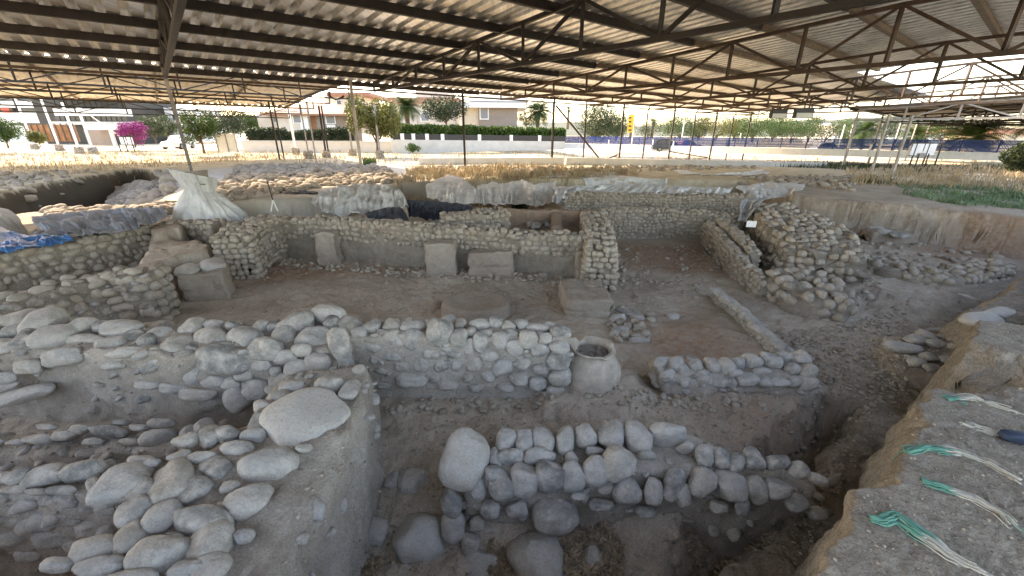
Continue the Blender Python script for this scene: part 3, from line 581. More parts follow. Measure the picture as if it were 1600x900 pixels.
block('low square mud block with a cracked top, in the middle of the room', [(886, 452, -.98), (941, 452, -.98)], 1.5, -1.45, cat='mud block', name='mud_block')
pier = block('small mud pier carrying two flat cobbles', [(292, 426, -.72), (345, 420, -.7)], .62, -1.5, cat='mud pier', name='mud_pier')
cap_set(pier, [(295, 421, 32, 20), (332, 413, 40, 18, 12)], at(315, 420, -.66), (0, -.1, 1), thick=.9, sink=.1)
# round hearth
c = at(743, 470, -1.12); R_, nA = .80, 96
Vh = []; Fh = []; rings = [(1.04, -.35), (1.02, -.05), (.98, .0), (.85, .015), (.7, -.02), (.5, -.03), (.25, -.03), (0.01, -.03)]
for j, (rr, zz) in enumerate(rings):
    for k in range(nA):
        a = 2*math.pi*k/nA; rj = R_*rr*(1+.04*float(vn(np.array([math.cos(a)*2, math.sin(a)*2, 1.]), 5))+.012*float(vn(np.array([math.cos(a)*9, math.sin(a)*9, j]), 6)))
        Vh.append((rj*math.cos(a), rj*math.sin(a)*.85, zz+.015*float(vn(np.array([rj*math.cos(a)*6, rj*math.sin(a)*6, 2.]), 7))))
for j in range(len(rings)-1):
    for k in range(nA): Fh.append((j*nA+k, j*nA+(k+1) % nA, (j+1)*nA+(k+1) % nA, (j+1)*nA+k))
hr = link('hearth', mesh_np('hearth', Vh, Fh, M['mud']), None, Vector(c.tolist())); tag(hr, 'round reddish clay hearth disc on the room floor', 'hearth')

# pithos
pc = at(925, 541, -.52); jar = thing('storage_jar', 'large buried clay storage jar with broken rim, filled with gravel', 'jar', (pc[0], pc[1], -1.25))
prof = [(.10, -.25), (.36, -.1), (.47, .08), (.49, .24), (.465, .38), (.40, .51), (.335, .60), (.305, .645), (.31, .68), (.345, .71), (.365, .725), (.36, .742), (.32, .735), (.285, .70), (.27, .64), (.30, .58)]
nA = 72; Vj = []; Fj = []
for j, (r_, z_) in enumerate(prof):
    for k in range(nA):
        a = 2*math.pi*k/nA; wv = 1+.02*math.sin(3*a+1)+(.02*float(vn(np.array([math.cos(a)*3, math.sin(a)*3, z_*5]), 3)))
        zz = z_
        if j in (9, 10, 11, 12): zz -= .03*max(0, float(vn(np.array([math.cos(a)*2.2, math.sin(a)*2.2, 0]), 8)))*2
        Vj.append((r_*wv*math.cos(a), r_*wv*math.sin(a), zz))
for j in range(len(prof)-1):
    for k in range(nA): Fj.append((j*nA+k, j*nA+(k+1) % nA, (j+1)*nA+(k+1) % nA, (j+1)*nA+k))
link('jar_body', mesh_np('jar_body', Vj, Fj, M['terracotta']), jar)
gb = Stones(1)
for i in range(320):
    a = random.random()*6.283; r_ = .28*math.sqrt(random.random()); s_ = random.uniform(.008, .022)
    gb.add(np.array([pc[0]+r_*math.cos(a), pc[1]+r_*math.sin(a), -1.25+.60+random.uniform(-.01, .02)-.05*r_]), (s_*1.3, 0, 0), (0, s_, 0), (0, 0, s_*.8))
o = gb.build('gravel_fill', M['mortar'], jar); o['kind'] = 'stuff'
lm = MB(); n_ = 24; lm.add([(pc[0]+.32*math.cos(i*2*math.pi/n_), pc[1]+.32*math.sin(i*2*math.pi/n_), -.67) for i in range(n_)], [tuple(range(n_))]); lm.build('earth_fill', M['mortar'], jar)
sh = MB(); sp = at(893, 538, -.5)
sh.add([sp+np.array(q) for q in ((-.11, -.02, -.1), (.1, .02, -.12), (.12, .06, .03), (.04, .05, .1), (-.08, .03, .07), (-.11, .02, -.1), (.1, .06, -.12), (.12, .10, .03), (.04, .09, .1), (-.08, .07, .07))], [(0, 1, 2, 3, 4), (9, 8, 7, 6, 5), (0, 5, 6, 1), (1, 6, 7, 2), (2, 7, 8, 3), (3, 8, 9, 4), (4, 9, 5, 0)])
sh.build('rim_shard', M['terracotta'], jar, bevel=.008)

# loose stones, each a thing
def loose(x, y, wp, hp, ang, label, z=None, name='loose_stone', thick=.75, cat='stone', group=None, sink=.05, n=(0, -.15, 1)):
    p = at(x, y, -1.4); 
    for _ in range(4): p = at(x, y, gz1(p[0], p[1]) if z is None else z)
    o = px_stone(x, y, wp, hp, ang, p, n, None, thick=thick, sink=sink, name=name); return tag(o, label, cat, group)
loose(651, 840, 86, 78, 0, 'rounded rough boulder on the dirt, left of the row of oval stones', name='boulder', cat='boulder', thick=.85, n=(0, -.9, 1), sink=.2)
loose(835, 878, 84, 96, 0, 'big smooth pale boulder at the bottom edge amid dead leaves', name='boulder', cat='boulder', thick=.9, n=(0, -1, 1.1), sink=.1)
loose(753, 886, 60, 60, 0, 'half buried dark boulder left of the big smooth one', name='boulder', cat='boulder', thick=.5, n=(0, -.5, 1), sink=.6)
loose(926, 874, 25, 52, 0, 'narrow upright stone right of the big smooth boulder', n=(0, -.8, 1))
loose(580, 750, 40, 38, 10, 'round stone nearest the wall corner in the row of three low stones')
loose(613, 751, 22, 26, 0, 'smallest stone, middle of the row of three low stones')
loose(646, 752, 46, 38, 5, 'broad stone at the right end of the row of three low stones')
loose(549, 829, 36, 44, 0, 'left one of a pair of stones below the broad boulder wall')
loose(587, 830, 40, 44, 0, 'right one of a pair of stones below the broad boulder wall')
loose(510, 825, 36, 36, 0, 'dusty half sunken stone left of the stone pair')
loose(964, 520, 30, 20, 20, 'flat pale stone behind the jar rim')
loose(998, 532, 32, 12, 0, 'thin flat stone on the floor right of the jar')
loose(1052, 496, 18, 12, 0, 'small pale stone alone on the floor right of the square block')
loose(985, 492, 46, 14, -25, 'pale mud slab fallen beside the square block', thick=.5)
loose(966, 498, 24, 16, 10, 'broken mud lump touching the right side of the square block')
loose(1141, 838, 36, 24, 10, 'small grey stone under leaves at the foot of the front wall')
loose(1300, 752, 40, 24, 30, 'brown stone wedged in the dark trench by the bank')
loose(1283, 805, 34, 24, 10, 'dark stone at the trench bottom near the bank')
loose(1534, 500, 50, 34, 5, 'upper pale boulder bedded in the near bank', z=-.40, name='boulder', cat='boulder')
loose(1560, 488, 40, 26, 10, 'brown boulder above and behind the pale bank boulders', z=-.36, name='boulder', cat='boulder')
loose(1546, 527, 52, 34, 5, 'lower pale boulder bedded in the near bank', z=-.46, name='boulder', cat='boulder')
for q, l in zip([(1412,543,54,20,-5),(1430,530,30,18,0),(1447,524,34,14,-20),(1475,516,56,12,0),(1495,542,34,26,-20),(1462,536,32,18,0),(1478,526,24,12,0),(1432,565,24,18,0),(1451,558,24,16,0),(1482,562,26,14,0),(1458,575,26,16,0)],
    ['long flat stone at the left of the heap below the bank','rounded stone behind the long flat one in the bank heap','tilted flat stone at the back of the bank heap','dark flat slab at the far side of the bank heap','big round stone at the right of the bank heap','grey stone in the middle of the bank heap','small stone between slab and round stone in the bank heap','low left stone at the front of the bank heap','middle stone at the front of the bank heap','right stone at the front of the bank heap','nearest small stone of the bank heap']):
    loose(*q, l, z=-1.05)
for q, l in zip([(1382,362,22,10,0),(1405,366,24,10,0),(1368,356,22,6,0)], ['left pale stone on the mud block by the far bank', 'right pale stone on the mud block by the far bank', 'flat stone behind the pair on the mud block by the far bank']): loose(*q, l, z=-.82)
for q, l in zip([(845,345,14,11,0),(856,350,13,10,0),(838,353,16,10,0),(828,350,12,9,0),(850,338,12,8,0)], ['right grey stone of the heap in the reddish chamber','front grey stone of the heap in the reddish chamber','low broad stone of the heap in the reddish chamber','left stone of the heap in the reddish chamber','topmost stone of the heap in the reddish chamber']): loose(*q, l, z=-.62, thick=1.)
loose(386, 419, 26, 8, 0, 'flat stone at the foot of the rounded cobble corner')
loose(1240, 468, 30, 18, 0, 'tumbled stone below the lower rubble terrace at right', z=-1.2)
loose(1198, 452, 22, 14, 0, 'tumbled stone at the end of the narrow stone strips', z=-1.2)
loose(1330, 500, 24, 8, 0, 'dark flat stone on the gravel floor at right')
loose(1516, 466, 40, 10, -20, 'pale slab lying on the floor before the near bank')

# rubble fields behind: countless stones
def rubble(label, polypx, n, smin, smax, z0=None, mat='stone_tan', name='rubble', sub=1, up_=.3):
    st = Stones(sub); pts = A2(*polypx); xs = [p[0] for p in pts]; ys = [p[1] for p in pts]; K = 0
    cx = rng.uniform(min(xs), max(xs), n*6); cy = rng.uniform(min(ys), max(ys), n*6); ok = inpoly(cx, cy, pts) > 0; cx, cy = cx[ok][:n], cy[ok][:n]; zz = gz(cx, cy)
    for x, y, z in zip(cx, cy, zz):
        s = smin+(smax-smin)*random.random()**2; r = random.random()*3.14; t = random.uniform(-.4, .4)
        A = np.array([math.cos(r), math.sin(r), t])*s*random.uniform(.8, 1.3); B = np.array([-math.sin(r), math.cos(r), random.uniform(-.3, .3)])*s
        st.add((x, y, z+s*up_), A, B, (0, 0, s*random.uniform(.5, .8)))
    o = st.build(name, M[mat]); tag(o, label, 'rubble', None, 'stuff'); return o
rubble('field of sunlit pale rubble beyond the big bag', [(330, 310, -.1), (370, 262, 0), (480, 258, 0), (600, 262, 0), (640, 285, 0), (500, 300, -.2), (440, 318, -.3), (340, 330, -.3)], 1500, .09, .3, sub=2)
rubble('heap of big brown stones sliding into the left pit', [(165, 300, -.6), (175, 272, -.2), (262, 268, -.1), (270, 300, -.4), (225, 316, -.6)], 520, .16, .45, sub=2)
rubble('bright row of stones along the edge of the left pit', [(70, 345, -.4), (75, 322, -.4), (230, 314, -.4), (330, 318, -.2), (330, 330, -.2), (230, 335, -.4)], 420, .1, .24, sub=2)
rubble('pale rubble and mounds between the back walls and far bank', [(1165, 312, -.6), (1150, 285, -.3), (1330, 275, 0), (1330, 300, 0), (1225, 305, -.6)], 350, .06, .22, sub=2)
rubble('stones strewn on the floor right of the broad rubble wall', [(1330, 385, -1.2), (1370, 365, -1.2), (1560, 400, -1.2), (1540, 440, -1.1), (1380, 440, -1.2), (1340, 500, -1.2)], 160, .03, .14, sub=2)
rubble('clods and chips strewn on the ground at the far left', [(-60, 320, 0), (0, 270, 0), (160, 265, 0), (100, 285, 0), (0, 300, 0)], 120, .06, .3, sub=2)
rubble('gravel scattered over the trench floor and walls foot', [(440, 900, -1.5), (560, 720, -1.4), (700, 640, -1.2), (1000, 620, -1.3), (1300, 560, -1.3), (1500, 470, -1.2), (1560, 470, -1), (1400, 640, -1.4), (1300, 800, -1.6), (1230, 920, -1.6)], 5200, .006, .022, name='gravel', sub=1)
rubble('coarse gravel spilled between the stones near the dark trench', [(1160, 745, -1.3), (1220, 715, -1.3), (1310, 740, -1.5), (1300, 800, -1.7), (1230, 780, -1.5)], 900, .012, .035, name='gravel', sub=1)
rubble('small stones littering the floor on the right', [(1140, 520, -1.3), (1330, 500, -1.3), (1420, 470, -1.3), (1420, 600, -1.3), (1300, 690, -1.4), (1270, 560, -1.3)], 1500, .012, .05, name='gravel', sub=1)
rubble('pebbles on the near bank surface', [(1230, 920, 0), (1390, 690, 0), (1600, 440, 0), (1800, 600, 0), (1700, 900, 0)], 1500, .003, .013, name='gravel', sub=1)
rubble('small stones over the far room floor', [(300, 480, -1.4), (460, 410, -1.4), (900, 430, -1.4), (1100, 380, -1.4), (1150, 460, -1.4), (900, 500, -1.4), (560, 500, -1.4)], 900, .01, .04, name='gravel', sub=1)
rubble('clods fallen along the foot of the far room wall', [(430, 415, -1.4), (440, 402, -1.4), (660, 420, -1.4), (930, 436, -1.4), (930, 446, -1.4), (640, 436, -1.4)], 420, .02, .10, sub=2)
rubble('clods and chips lying around the square mud block', [(940, 500, -1.4), (950, 470, -1.4), (1030, 500, -1.4), (1020, 530, -1.4), (960, 535, -1.4)], 90, .02, .10, sub=2)
rubble('broken clods across the side room floor', [(960, 382, -1.4), (1100, 382, -1.4), (1160, 450, -1.4), (1100, 470, -1.4), (960, 450, -1.4)], 220, .015, .08, sub=2)
rubble('pale stones and soil lumps on the strip behind the sheets', [(650, 272, 0), (700, 258, 0), (880, 262, 0), (1180, 262, -.5), (1180, 270, -.4), (900, 274, 0)], 500, .05, .25, sub=2)
rubble('small clods along the foot of the near corridor walls', [(580, 640, -1.3), (640, 618, -1.3), (880, 618, -1.2), (1020, 625, -1.3), (1280, 645, -1.35), (1280, 660, -1.35), (900, 645, -1.3), (600, 660, -1.35)], 260, .012, .06, sub=2)
# dead leaves
def leaves(label, polypx, n):
    pts = A2(*polypx); xs = [p[0] for p in pts]; ys = [p[1] for p in pts]
    cx = rng.uniform(min(xs), max(xs), n*5); cy = rng.uniform(min(ys), max(ys), n*5); ok = inpoly(cx, cy, pts)+.12*n2(cx, cy, 3) > 0; cx, cy = cx[ok][:n], cy[ok][:n]; z = gz(cx, cy); V = []; Fs = []
    for x, y, zz in zip(cx, cy, z):
        a = random.random()*6.28; l = random.uniform(.02, .05); wd = l*.4; d = np.array([math.cos(a), math.sin(a), random.uniform(-.4, .4)]); s = np.array([-d[1], d[0], random.uniform(-.5, .5)]); c = np.array([x, y, zz+random.uniform(.005, .045)]); k = len(V)
        V += [c-d*l, c+s*wd-np.array([0, 0, .008]), c+d*l, c-s*wd+np.array([0, 0, .006]), c+np.array([0, 0, .01])]; Fs += [(k, k+1, k+4), (k+1, k+2, k+4), (k+2, k+3, k+4), (k+3, k, k+4)]
    o = link('dead_leaves', mesh_np('dead_leaves', np.array(V), np.array(Fs), M['deadleaf'], smooth=False)); tag(o, label, 'leaves', None, 'stuff')
leaves('drift of dead brown leaves right of the big smooth boulder', [(865, 880, -1.55), (880, 830, -1.55), (950, 820, -1.55), (985, 850, -1.55), (960, 890, -1.55), (900, 920, -1.55)], 900)
leaves('dead leaves caught between the two boulders at the bottom', [(760, 900, -1.55), (770, 860, -1.55), (800, 850, -1.55), (800, 905, -1.55)], 350)
leaves('dark leaf litter at the foot of the front wall near the trench', [(1060, 830, -1.55), (1120, 790, -1.55), (1240, 800, -1.6), (1220, 870, -1.7), (1120, 880, -1.6)], 420)
leaves('small patch of dead leaves at the bottom left of centre', [(545, 900, -1.55), (570, 870, -1.55), (600, 880, -1.55), (590, 905, -1.55)], 160)

# ---------------- shelters ----------------
GO = np.array([-9.6, 26.8]); AA = np.array([.788, .616]); BB = np.array([.643, -.766])
def gp(s, t, z): q = GO+BB*s+AA*t; return np.array([q[0], q[1], z])
ZC = 5.0
def roof_sheet(name, mat, parent, t0, t1, prof, pitch=.6, dep=.15, org=None):
    """ribbed sheet; prof = [(s,z),...] along the slope; ribs run down the slope"""
    org = org or gp; V = []; Fs = []; m = int(round((t1-t0)/pitch)); ts = []
    for i in range(m):
        a = t0+i*pitch; ts += [(a, 0), (a+pitch*.56, 0), (a+pitch*.66, dep), (a+pitch*.90, dep)]
    ts.append((t0+m*pitch, 0)); n = len(ts)
    for (s, z) in prof:
        for (t, d) in ts: V.append(org(s, t, z+d))
    k = len(prof); I = np.arange(k*n).reshape(k, n); Q = np.stack([I[:-1, :-1], I[1:, :-1], I[1:, 1:], I[:-1, 1:]], -1).reshape(-1, 4)
    V = np.array(V); off = np.array(world_loc(parent)); top = V+np.array([0, 0, .012])
    # closed thin sheet: lower and upper skin and rims
    Q2 = np.concatenate([Q[:, ::-1], Q+k*n]); rim = []
    loop = list(I[0])+list(I[1:, -1])+list(I[-1, ::-1][1:])+list(I[::-1, 0][1:-1])
    for a, b in zip(loop, loop[1:]+loop[:1]): rim.append((a, b, b+k*n, a+k*n))
    return link(name, mesh_np(name, np.concatenate([V, top])-off, np.concatenate([Q2, np.array(rim)]), mat, smooth=False), parent)
M['roof'] = roof_mat('galvanised_sheet', (.84, .83, .79), .8, .31, math.atan2(BB[1], BB[0])-math.pi/2)
M['roofwhite'] = roof_mat('pale_sheet', (.66, .60, .52), .1, .5, 0)
SL = .062
def zr(s): return 5.52+SL*s if s < 24 else 5.52+SL*24-SL*(s-24)
main = thing('shelter', 'large steel shelter with ribbed metal roof over the excavation', 'shelter', gp(0, 0, 0))
roof_sheet('roof_sheet', M['roof'], main, -19.2, 28.5, [(s, zr(s)+.14) for s in (-1.4, 4, 10, 17, 24, 29.2)])
roof_sheet('roof_sheet', M['roof'], main, 28.55, 58, [(s, zr(s)+.14) for s in (-1.4, 4, 10, 17)])
TK = [-18.4, -8.9, 1.2, 11, 20.6, 30.2, 39.8, 49.4]; TP = [-.2, 7.6, 16.6, 26, 35, 44.5, 54]
for s in [-1.3, 1.5, 4.3, 7.1, 9.9, 12.7, 15.5, 18.3, 21.1, 23.9, 26.7, 29.0]:
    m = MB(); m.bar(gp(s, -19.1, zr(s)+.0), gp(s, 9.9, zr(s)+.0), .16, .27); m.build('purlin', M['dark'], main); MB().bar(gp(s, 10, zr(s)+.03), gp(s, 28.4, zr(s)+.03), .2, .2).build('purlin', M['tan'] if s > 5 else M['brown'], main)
    if s < 17: MB().bar(gp(s, 28.6, zr(s)+.05), gp(s, 57.9, zr(s)+.05), .12, .17).build('purlin', M['brown'], main)
def truss(k, t, zc, parent, mat, s0, s1, pan, zf, gpf=gp, wd=.12):
    r = MB().bar(gpf(s0, t, zc), gpf(s1, t, zc), wd, wd).build('truss', mat, parent)    # bottom chord; the other members hang on it
    n = int(round((s1-s0)/pan)); pts = [s0+i*(s1-s0)/n for i in range(n+1)]
    ch = MB(); zz = [zf(s)-.09 for s in pts]
    for a in range(n): ch.bar(gpf(pts[a], t, zz[a]), gpf(pts[a+1], t, zz[a+1]), wd*.95, wd*.95)
    ch.build('top_chord', mat, r)
    for i in range(n+1): MB().bar(gpf(pts[i], t, zc), gpf(pts[i], t, zz[i]), wd*.8, wd*.8).build('strut', mat, r)
    for i in range(n):
        a, b = (pts[i], pts[i+1]) if i % 2 == 1 else (pts[i+1], pts[i])
        MB().bar(gpf(a, t+.002, zc), gpf(b, t+.002, zf(b)-.09), wd*.7, wd*.7).build('strut', mat, r)
    return r
for k, t in enumerate(TK):
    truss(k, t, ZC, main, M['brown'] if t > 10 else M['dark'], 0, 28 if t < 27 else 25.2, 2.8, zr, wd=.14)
for t in TP:
    if 1:
        q = gp(0, t, 0); zg = gz1(q[0], q[1])
        MB().bar(gp(0, t, zg-.3), gp(0, t, ZC+.5), .15, .15).build('post', M['postgrey'] if t < 2 else M['dark'], main)
# doubled posts and braces along the far eave
for t in (20.6, 30, 39.5, 49): 
    q = gp(0, t, 0); MB().bar(gp(0, t, gz1(q[0], q[1])-.3), gp(0, t, ZC), .12).build('post', M['dark'], main)
MB().bar(gp(-.4, 16.9, 0-.2), gp(-.4, 16.9, ZC), .13).build('post', M['dark'], main)
MB().bar(gp(0, 16.8, ZC-.2), gp(0, 24.2, -.6), .12).build('brace', M['dark'], main)
MB().bar(gp(0, 25.7, .6), gp(0, 21.5, -.3), .12).build('brace', M['dark'], main)
MB().bar(gp(0, 35.2, .7), gp(0, 44, -.2), .12).build('brace', M['dark'], main)
MB().bar(gp(-.1, -19, ZC+.02), gp(-.1, 57, ZC+.02), .1).build('eave_beam', M['brown'], main)
# gutter and the hook pipe
g_ = MB(); g_.tube([gp(-.9, -1.2, 4.9), gp(-.9, -1.2, 4.6), gp(-.6, -1.0, 4.45), gp(-.2, -.8, 4.5), gp(0, -.7, 4.6)], .06); g_.build('downpipe', M['dark'], main, smooth=True)
# near post of the plane through the camera, long and slightly leaning, pale below
pb = at(300, 268, 0); 
MB().bar((pb[0], pb[1]-.02, -.3), gp(.2, -8.9, 5.3), .17, .17).build('post', M['postgrey'], main)
# right white posts under the open corner
for x0, y0, x1, y1, l in ((1361, 270, 1386, 178, 'a'), (1393, 276, 1422, 180, 'b')):
    b = at(x0, y0, 0.0); tpt = atY(x1, y1, b[1]); MB().bar((b[0], b[1], -.2), (b[0], b[1], tpt[2]), .13, .13).build('post', M['postgrey'], main)
for x0, y0, y1 in ((1306, 245, 195), (1320, 240, 195)):
    b = at(x0, y0, -.9); tpt = atY(x0+10, y1, b[1]); MB().bar((b[0], b[1], -1.3), (b[0], b[1], tpt[2]), .16, .16).build('post', M['white'], main)
# floodlights hanging from the far trusses
for x, y, sc, l in ((1216, 178, 1.0, 'floodlight hanging left of the other under the far trusses, seen side on'), (1255, 177, 1.15, 'floodlight with pale lens hanging under the far trusses')):
    p = atY(x, y, 33); fl = thing('floodlight', l, 'floodlight', p)
    MB().box(p[0]-.6*sc, p[0]+.6*sc, p[1]-.18, p[1]+.18, p[2]-.3*sc, p[2]+.3*sc).build('housing', M['black'], fl, bevel=.04)
    MB().box(p[0]-.52*sc, p[0]+.52*sc, p[1]-.2, p[1]-.182, p[2]-.28*sc, p[2]+.02).build('lens', M['lamp'], fl)
    MB().bar((p[0], p[1], p[2]+.28), (p[0], p[1], p[2]+.95), .06).build('bracket', M['dark'], fl)

# left shelter, seen below the eave of the main one
lsh = thing('shelter', 'second shelter on the left with pale roof on slender trusses', 'shelter', gp(-12, -8, 0))
def zl(s): return 6.15-.02*(-7-s) if s > -14 else 6.01-.06*(-14-s)
roof_sheet('roof_sheet', M['roofwhite'], lsh, -25.5, 2.5, [(s, zl(s)+.12) for s in (-28, -14, -7)], .6, .06)
for s in (-27.8, -21, -14, -7.1): MB().bar(gp(s, -25.4, zl(s)+.04), gp(s, 2.4, zl(s)+.04), .1, .14).build('purlin', M['tan'], lsh)
gsw = lambda s, t, z: gp(t, s, z)      # trusses of this shelter run the other way
for k, s in enumerate((-7.6, -12.5, -17.5, -22.5, -27.5)):
    truss(k, s, zl(s)-1.15, lsh, M['dark'], -25.2, 2.3, 3.4, lambda t, s=s: zl(s), gsw, wd=.09)
for t in (-25.3, -20, -14.5, -9, -3.4, 2.2): MB().bar(gp(-27.8, t, zl(-27.8)), gp(-14, t, zl(-14)), .12, .16).build('rafter', M['tan'], lsh); MB().bar(gp(-14, t, zl(-14)), gp(-7.1, t, zl(-7.1)), .12, .16).build('rafter', M['tan'], lsh)
for k, (x0, y0, x1, y1) in enumerate(((56, 234, 18, 142), (95, 236, 63, 152), (126, 240, 97, 160), (147, 240, 124, 168))):
    b = at(x0, y0, .0); tpt = atY(x1, y1, b[1]); MB().bar((b[0], b[1], -.1), (b[0], b[1], max(4.75, tpt[2])), .18, .18).build('post', M['white'], lsh)
    ft = Stones(2); cz = gz1(b[0], b[1])
    for i in range(46):
        a = random.random()*6.28; zz = random.random()*.75; r_ = .42-.1*zz
        ft.add((b[0]+r_*math.cos(a), b[1]+r_*math.sin(a), cz+zz), (.17*math.cos(a+1.57), .17*math.sin(a+1.57), 0), (0, 0, .09), (.12*math.cos(a), .12*math.sin(a), 0))
    root = thing('stone_footing', ['dry stone footing round the leftmost white post, with weeds at its foot', 'dry stone footing second from the left pit edge, dark on its right side', 'low stone footing between the second and the braced post', 'smallest stone footing, below the braced post'][k], 'footing', (b[0], b[1], cz))
    ft.build('stones', M['stone_tan'], root); m = MB(); m.tube([(b[0], b[1], cz-.2), (b[0], b[1], cz+.7)], [.42, .34], 12); m.build('mud_core', M['mortar'], root, smooth=True)
# more posts near the gap, each on a small stone footing
k = 0
for x0, y0, x1, sc, mt, lab in ((437, 249, 423, .12, 'dark', None), (444, 248, 430, .1, 'dark', None), (463, 240, 455, .2, 'white', 'pale squat footing left of the slim grey post'), (483, 246, 475, .1, 'postgrey', 'tiny rubble footing beside a slim post'), (494, 250, 486, .1, 'postgrey', None), (510, 244, 498, .15, 'dark', 'pale rubble footing below the twin dark posts'), (514, 244, 503, .12, 'dark', None), (551, 242, 540, .16, 'postgrey', 'brown stone footing left of the long grey post'), (594, 246, 586, .17, 'postgrey', 'dark clumped stone footing right of the long grey post')):
    b = at(x0, y0, .1); MB().bar((b[0], b[1], -.2), (b[0], b[1], 5.2), sc, sc).build('post', M[mt], lsh)
    if lab:
        cz = gz1(b[0], b[1]); root = thing('stone_footing', lab, 'footing', (b[0], b[1], cz)); ft = Stones(2)
        for i in range(50):
            a = random.random()*6.28; zz = random.random()*1.0; ft.add((b[0]+.36*math.cos(a), b[1]+.36*math.sin(a), cz+zz-.25), (.17*math.cos(a+1.57), .17*math.sin(a+1.57), 0), (0, 0, .12), (.14*math.cos(a), .14*math.sin(a), 0))
        ft.build('stones', M['stone_tan'], root); MB().tube([(b[0], b[1], cz-.5), (b[0], b[1], cz+.7)], [.36, .3], 12).build('mud_core', M['mortar'], root, smooth=True)
MB().bar(tuple(atY(124, 168, at(147, 240, 0)[1])), tuple(at(219, 236, 0)), .1).build('brace', M['white'], lsh)

# right dark shelter
rsh = thing('shelter', 'third shelter at far right with dark underside and grey gable frames', 'shelter', (50, 50, 0))
gr = lambda s, t, z: np.array([34+AA[0]*t+BB[0]*s, 43+AA[1]*t+BB[1]*s, z])
def zq(s): return 5.0+.05*(14-abs(s-14))
M['roofdark'] = roof_mat('dark_sheet', (.16, .15, .135), .3, .5, 0)
roof_sheet('roof_sheet', M['roofdark'], rsh, 0, 40, [(s, zq(s)+.12) for s in (-1, 14, 29)], .8, .08, gr)
for s in (-.6, 5, 9.5, 14, 18.5, 23, 28): MB().bar(gr(s, 0, zq(s)+.02), gr(s, 40, zq(s)+.02), .14, .18).build('purlin', M['dark'], rsh)
for k, t in enumerate((.4, 10, 20, 30, 39.5)):
    truss(k, t, 4.0, rsh, M['postgrey'] if k == 0 else M['dark'], 0, 28, 3.5, zq, gr, wd=.15)
    for s in (0, 28): MB().bar(gr(s, t, -1.2), gr(s, t, 4.1), .18).build('post', M['postgrey'], rsh)

# ---------------- cloths ----------------
def drape(name, label, top, bot, mat, cat='sheet', nu=150, nv=50, folds=12, amp=.12, sag=.25, seed=0, group=None, thick=.012, lump=.1, billow=None):
    T = np.array([at(*q) if len(q) == 3 else q for q in top]); B = np.array([at(*q) for q in bot])
    def res(P, n):
        L = np.concatenate([[0], np.cumsum(np.linalg.norm(np.diff(P, axis=0), axis=1))]); t = np.linspace(0, L[-1], n); return np.stack([np.interp(t, L, P[:, i]) for i in range(3)], -1)
    T, B = res(T, nu), res(B, nu); v = np.linspace(0, 1, nv)[None, :, None]; G = T[:, None]*(1-v)+B[:, None]*v
    U = np.linspace(0, 1, nu)[:, None]; VV = np.linspace(0, 1, nv)[None]
    G[..., 2] += sag*np.sin(VV*math.pi)*(1+0*U)
    q = np.stack([U*folds+.8*VV+0*U, VV*1.6+0*U, 0*U+0*VV+seed], -1); f = 1-2*np.abs(vn(q, seed)); f2 = 1-2*np.abs(vn(q*np.array([2.3, 1.5, 1])+4, seed+3)); f3 = fbm(np.stack([G[..., 0], G[..., 1], G[..., 2]], -1)*2.2, 3, seed)
    f4 = 1-2*np.abs(vn(q*np.array([4.1, 3.4, 1])+9, seed+5)); D = amp*(.6*f+.4*f2+.22*f4)*(.35+VV)+lump*f3
    G[..., 2] += D*.6; G[..., 1] -= D*.7
    # small crumple of the hems
    G[:, -1, :] += .04*np.stack([vn(G[:, -1]*6, seed+9), vn(G[:, -1]*6, seed+10), vn(G[:, -1]*6, seed+11)], -1)
    gzz = gz(G[..., 0], G[..., 1]); dz_ = .5+.5*f2; G[..., 2] = np.maximum(G[..., 2], gzz+.03+amp*.45*dz_*(.4+.6*f))
    V = G.reshape(-1, 3); I = np.arange(nu*nv).reshape(nu, nv); Q = np.stack([I[:-1, :-1], I[:-1, 1:], I[1:, 1:], I[1:, :-1]], -1).reshape(-1, 4); off = V.mean(0)
    o = link(name, mesh_np(name, V-off, Q, M[mat])); o.location = off; sm = o.modifiers.new('thickness', 'SOLIDIFY'); sm.thickness = thick
    return tag(o, label, cat, group)
drape('white_sheet', 'bright white plastic sheet over the heap at the far left edge', [(-80, 318, .3), (-20, 322, .35), (12, 330, .1)], [(-80, 400, -.25), (20, 376, -.3), (48, 368, -.35)], 'plastic', folds=5, sag=.3)
drape('blue_tarp', 'dark blue tarpaulin crumpled on the wall top at the far left', [(-80, 350, .1), (0, 352, .05), (28, 372, -.15)], [(-80, 410, -.2), (0, 396, -.2), (95, 378, -.2)], 'bluetarp', cat='tarpaulin', folds=5, sag=.12, seed=3)
drape('light_blue_tarp', 'lighter blue edge of tarpaulin spilling right over the stones', [(20, 376, -.12), (60, 368, -.1), (110, 370, -.1)], [(10, 395, -.2), (70, 386, -.2), (120, 378, -.2)], 'bluetarp', cat='tarpaulin', folds=6, sag=.05, seed=4)
drape('grey_sheet', 'crumpled grey geotextile over the wall beside the left pit', [(58, 340, .0), (120, 332, .05), (200, 328, .05), (258, 325, .05)], [(72, 372, -.15), (140, 370, -.15), (200, 362, -.15), (262, 345, -.15)], 'geogrey', folds=8, sag=.12, amp=.22, lump=.16, seed=5)
drape('white_sheet', 'small white cloth falling over the mud wall left of the big bag', [(222, 328, .05), (240, 322, .08), (262, 330, .05)], [(224, 352, -.35), (236, 352, -.35), (250, 342, -.2)], 'geotex', nu=30, nv=24, folds=4, sag=.05, seed=6)
drape('white_sheet', 'big pale netting thrown over the bank at the foot of the long grey post', [(500, 300, .25), (540, 290, .4), (565, 286, .5), (605, 290, .35), (622, 300, .2)], [(505, 334, -.3), (535, 340, -.4), (570, 336, -.35), (620, 330, -.3), (640, 326, -.3)], 'geotex', nu=120, folds=9, sag=.25, amp=.3, seed=8)
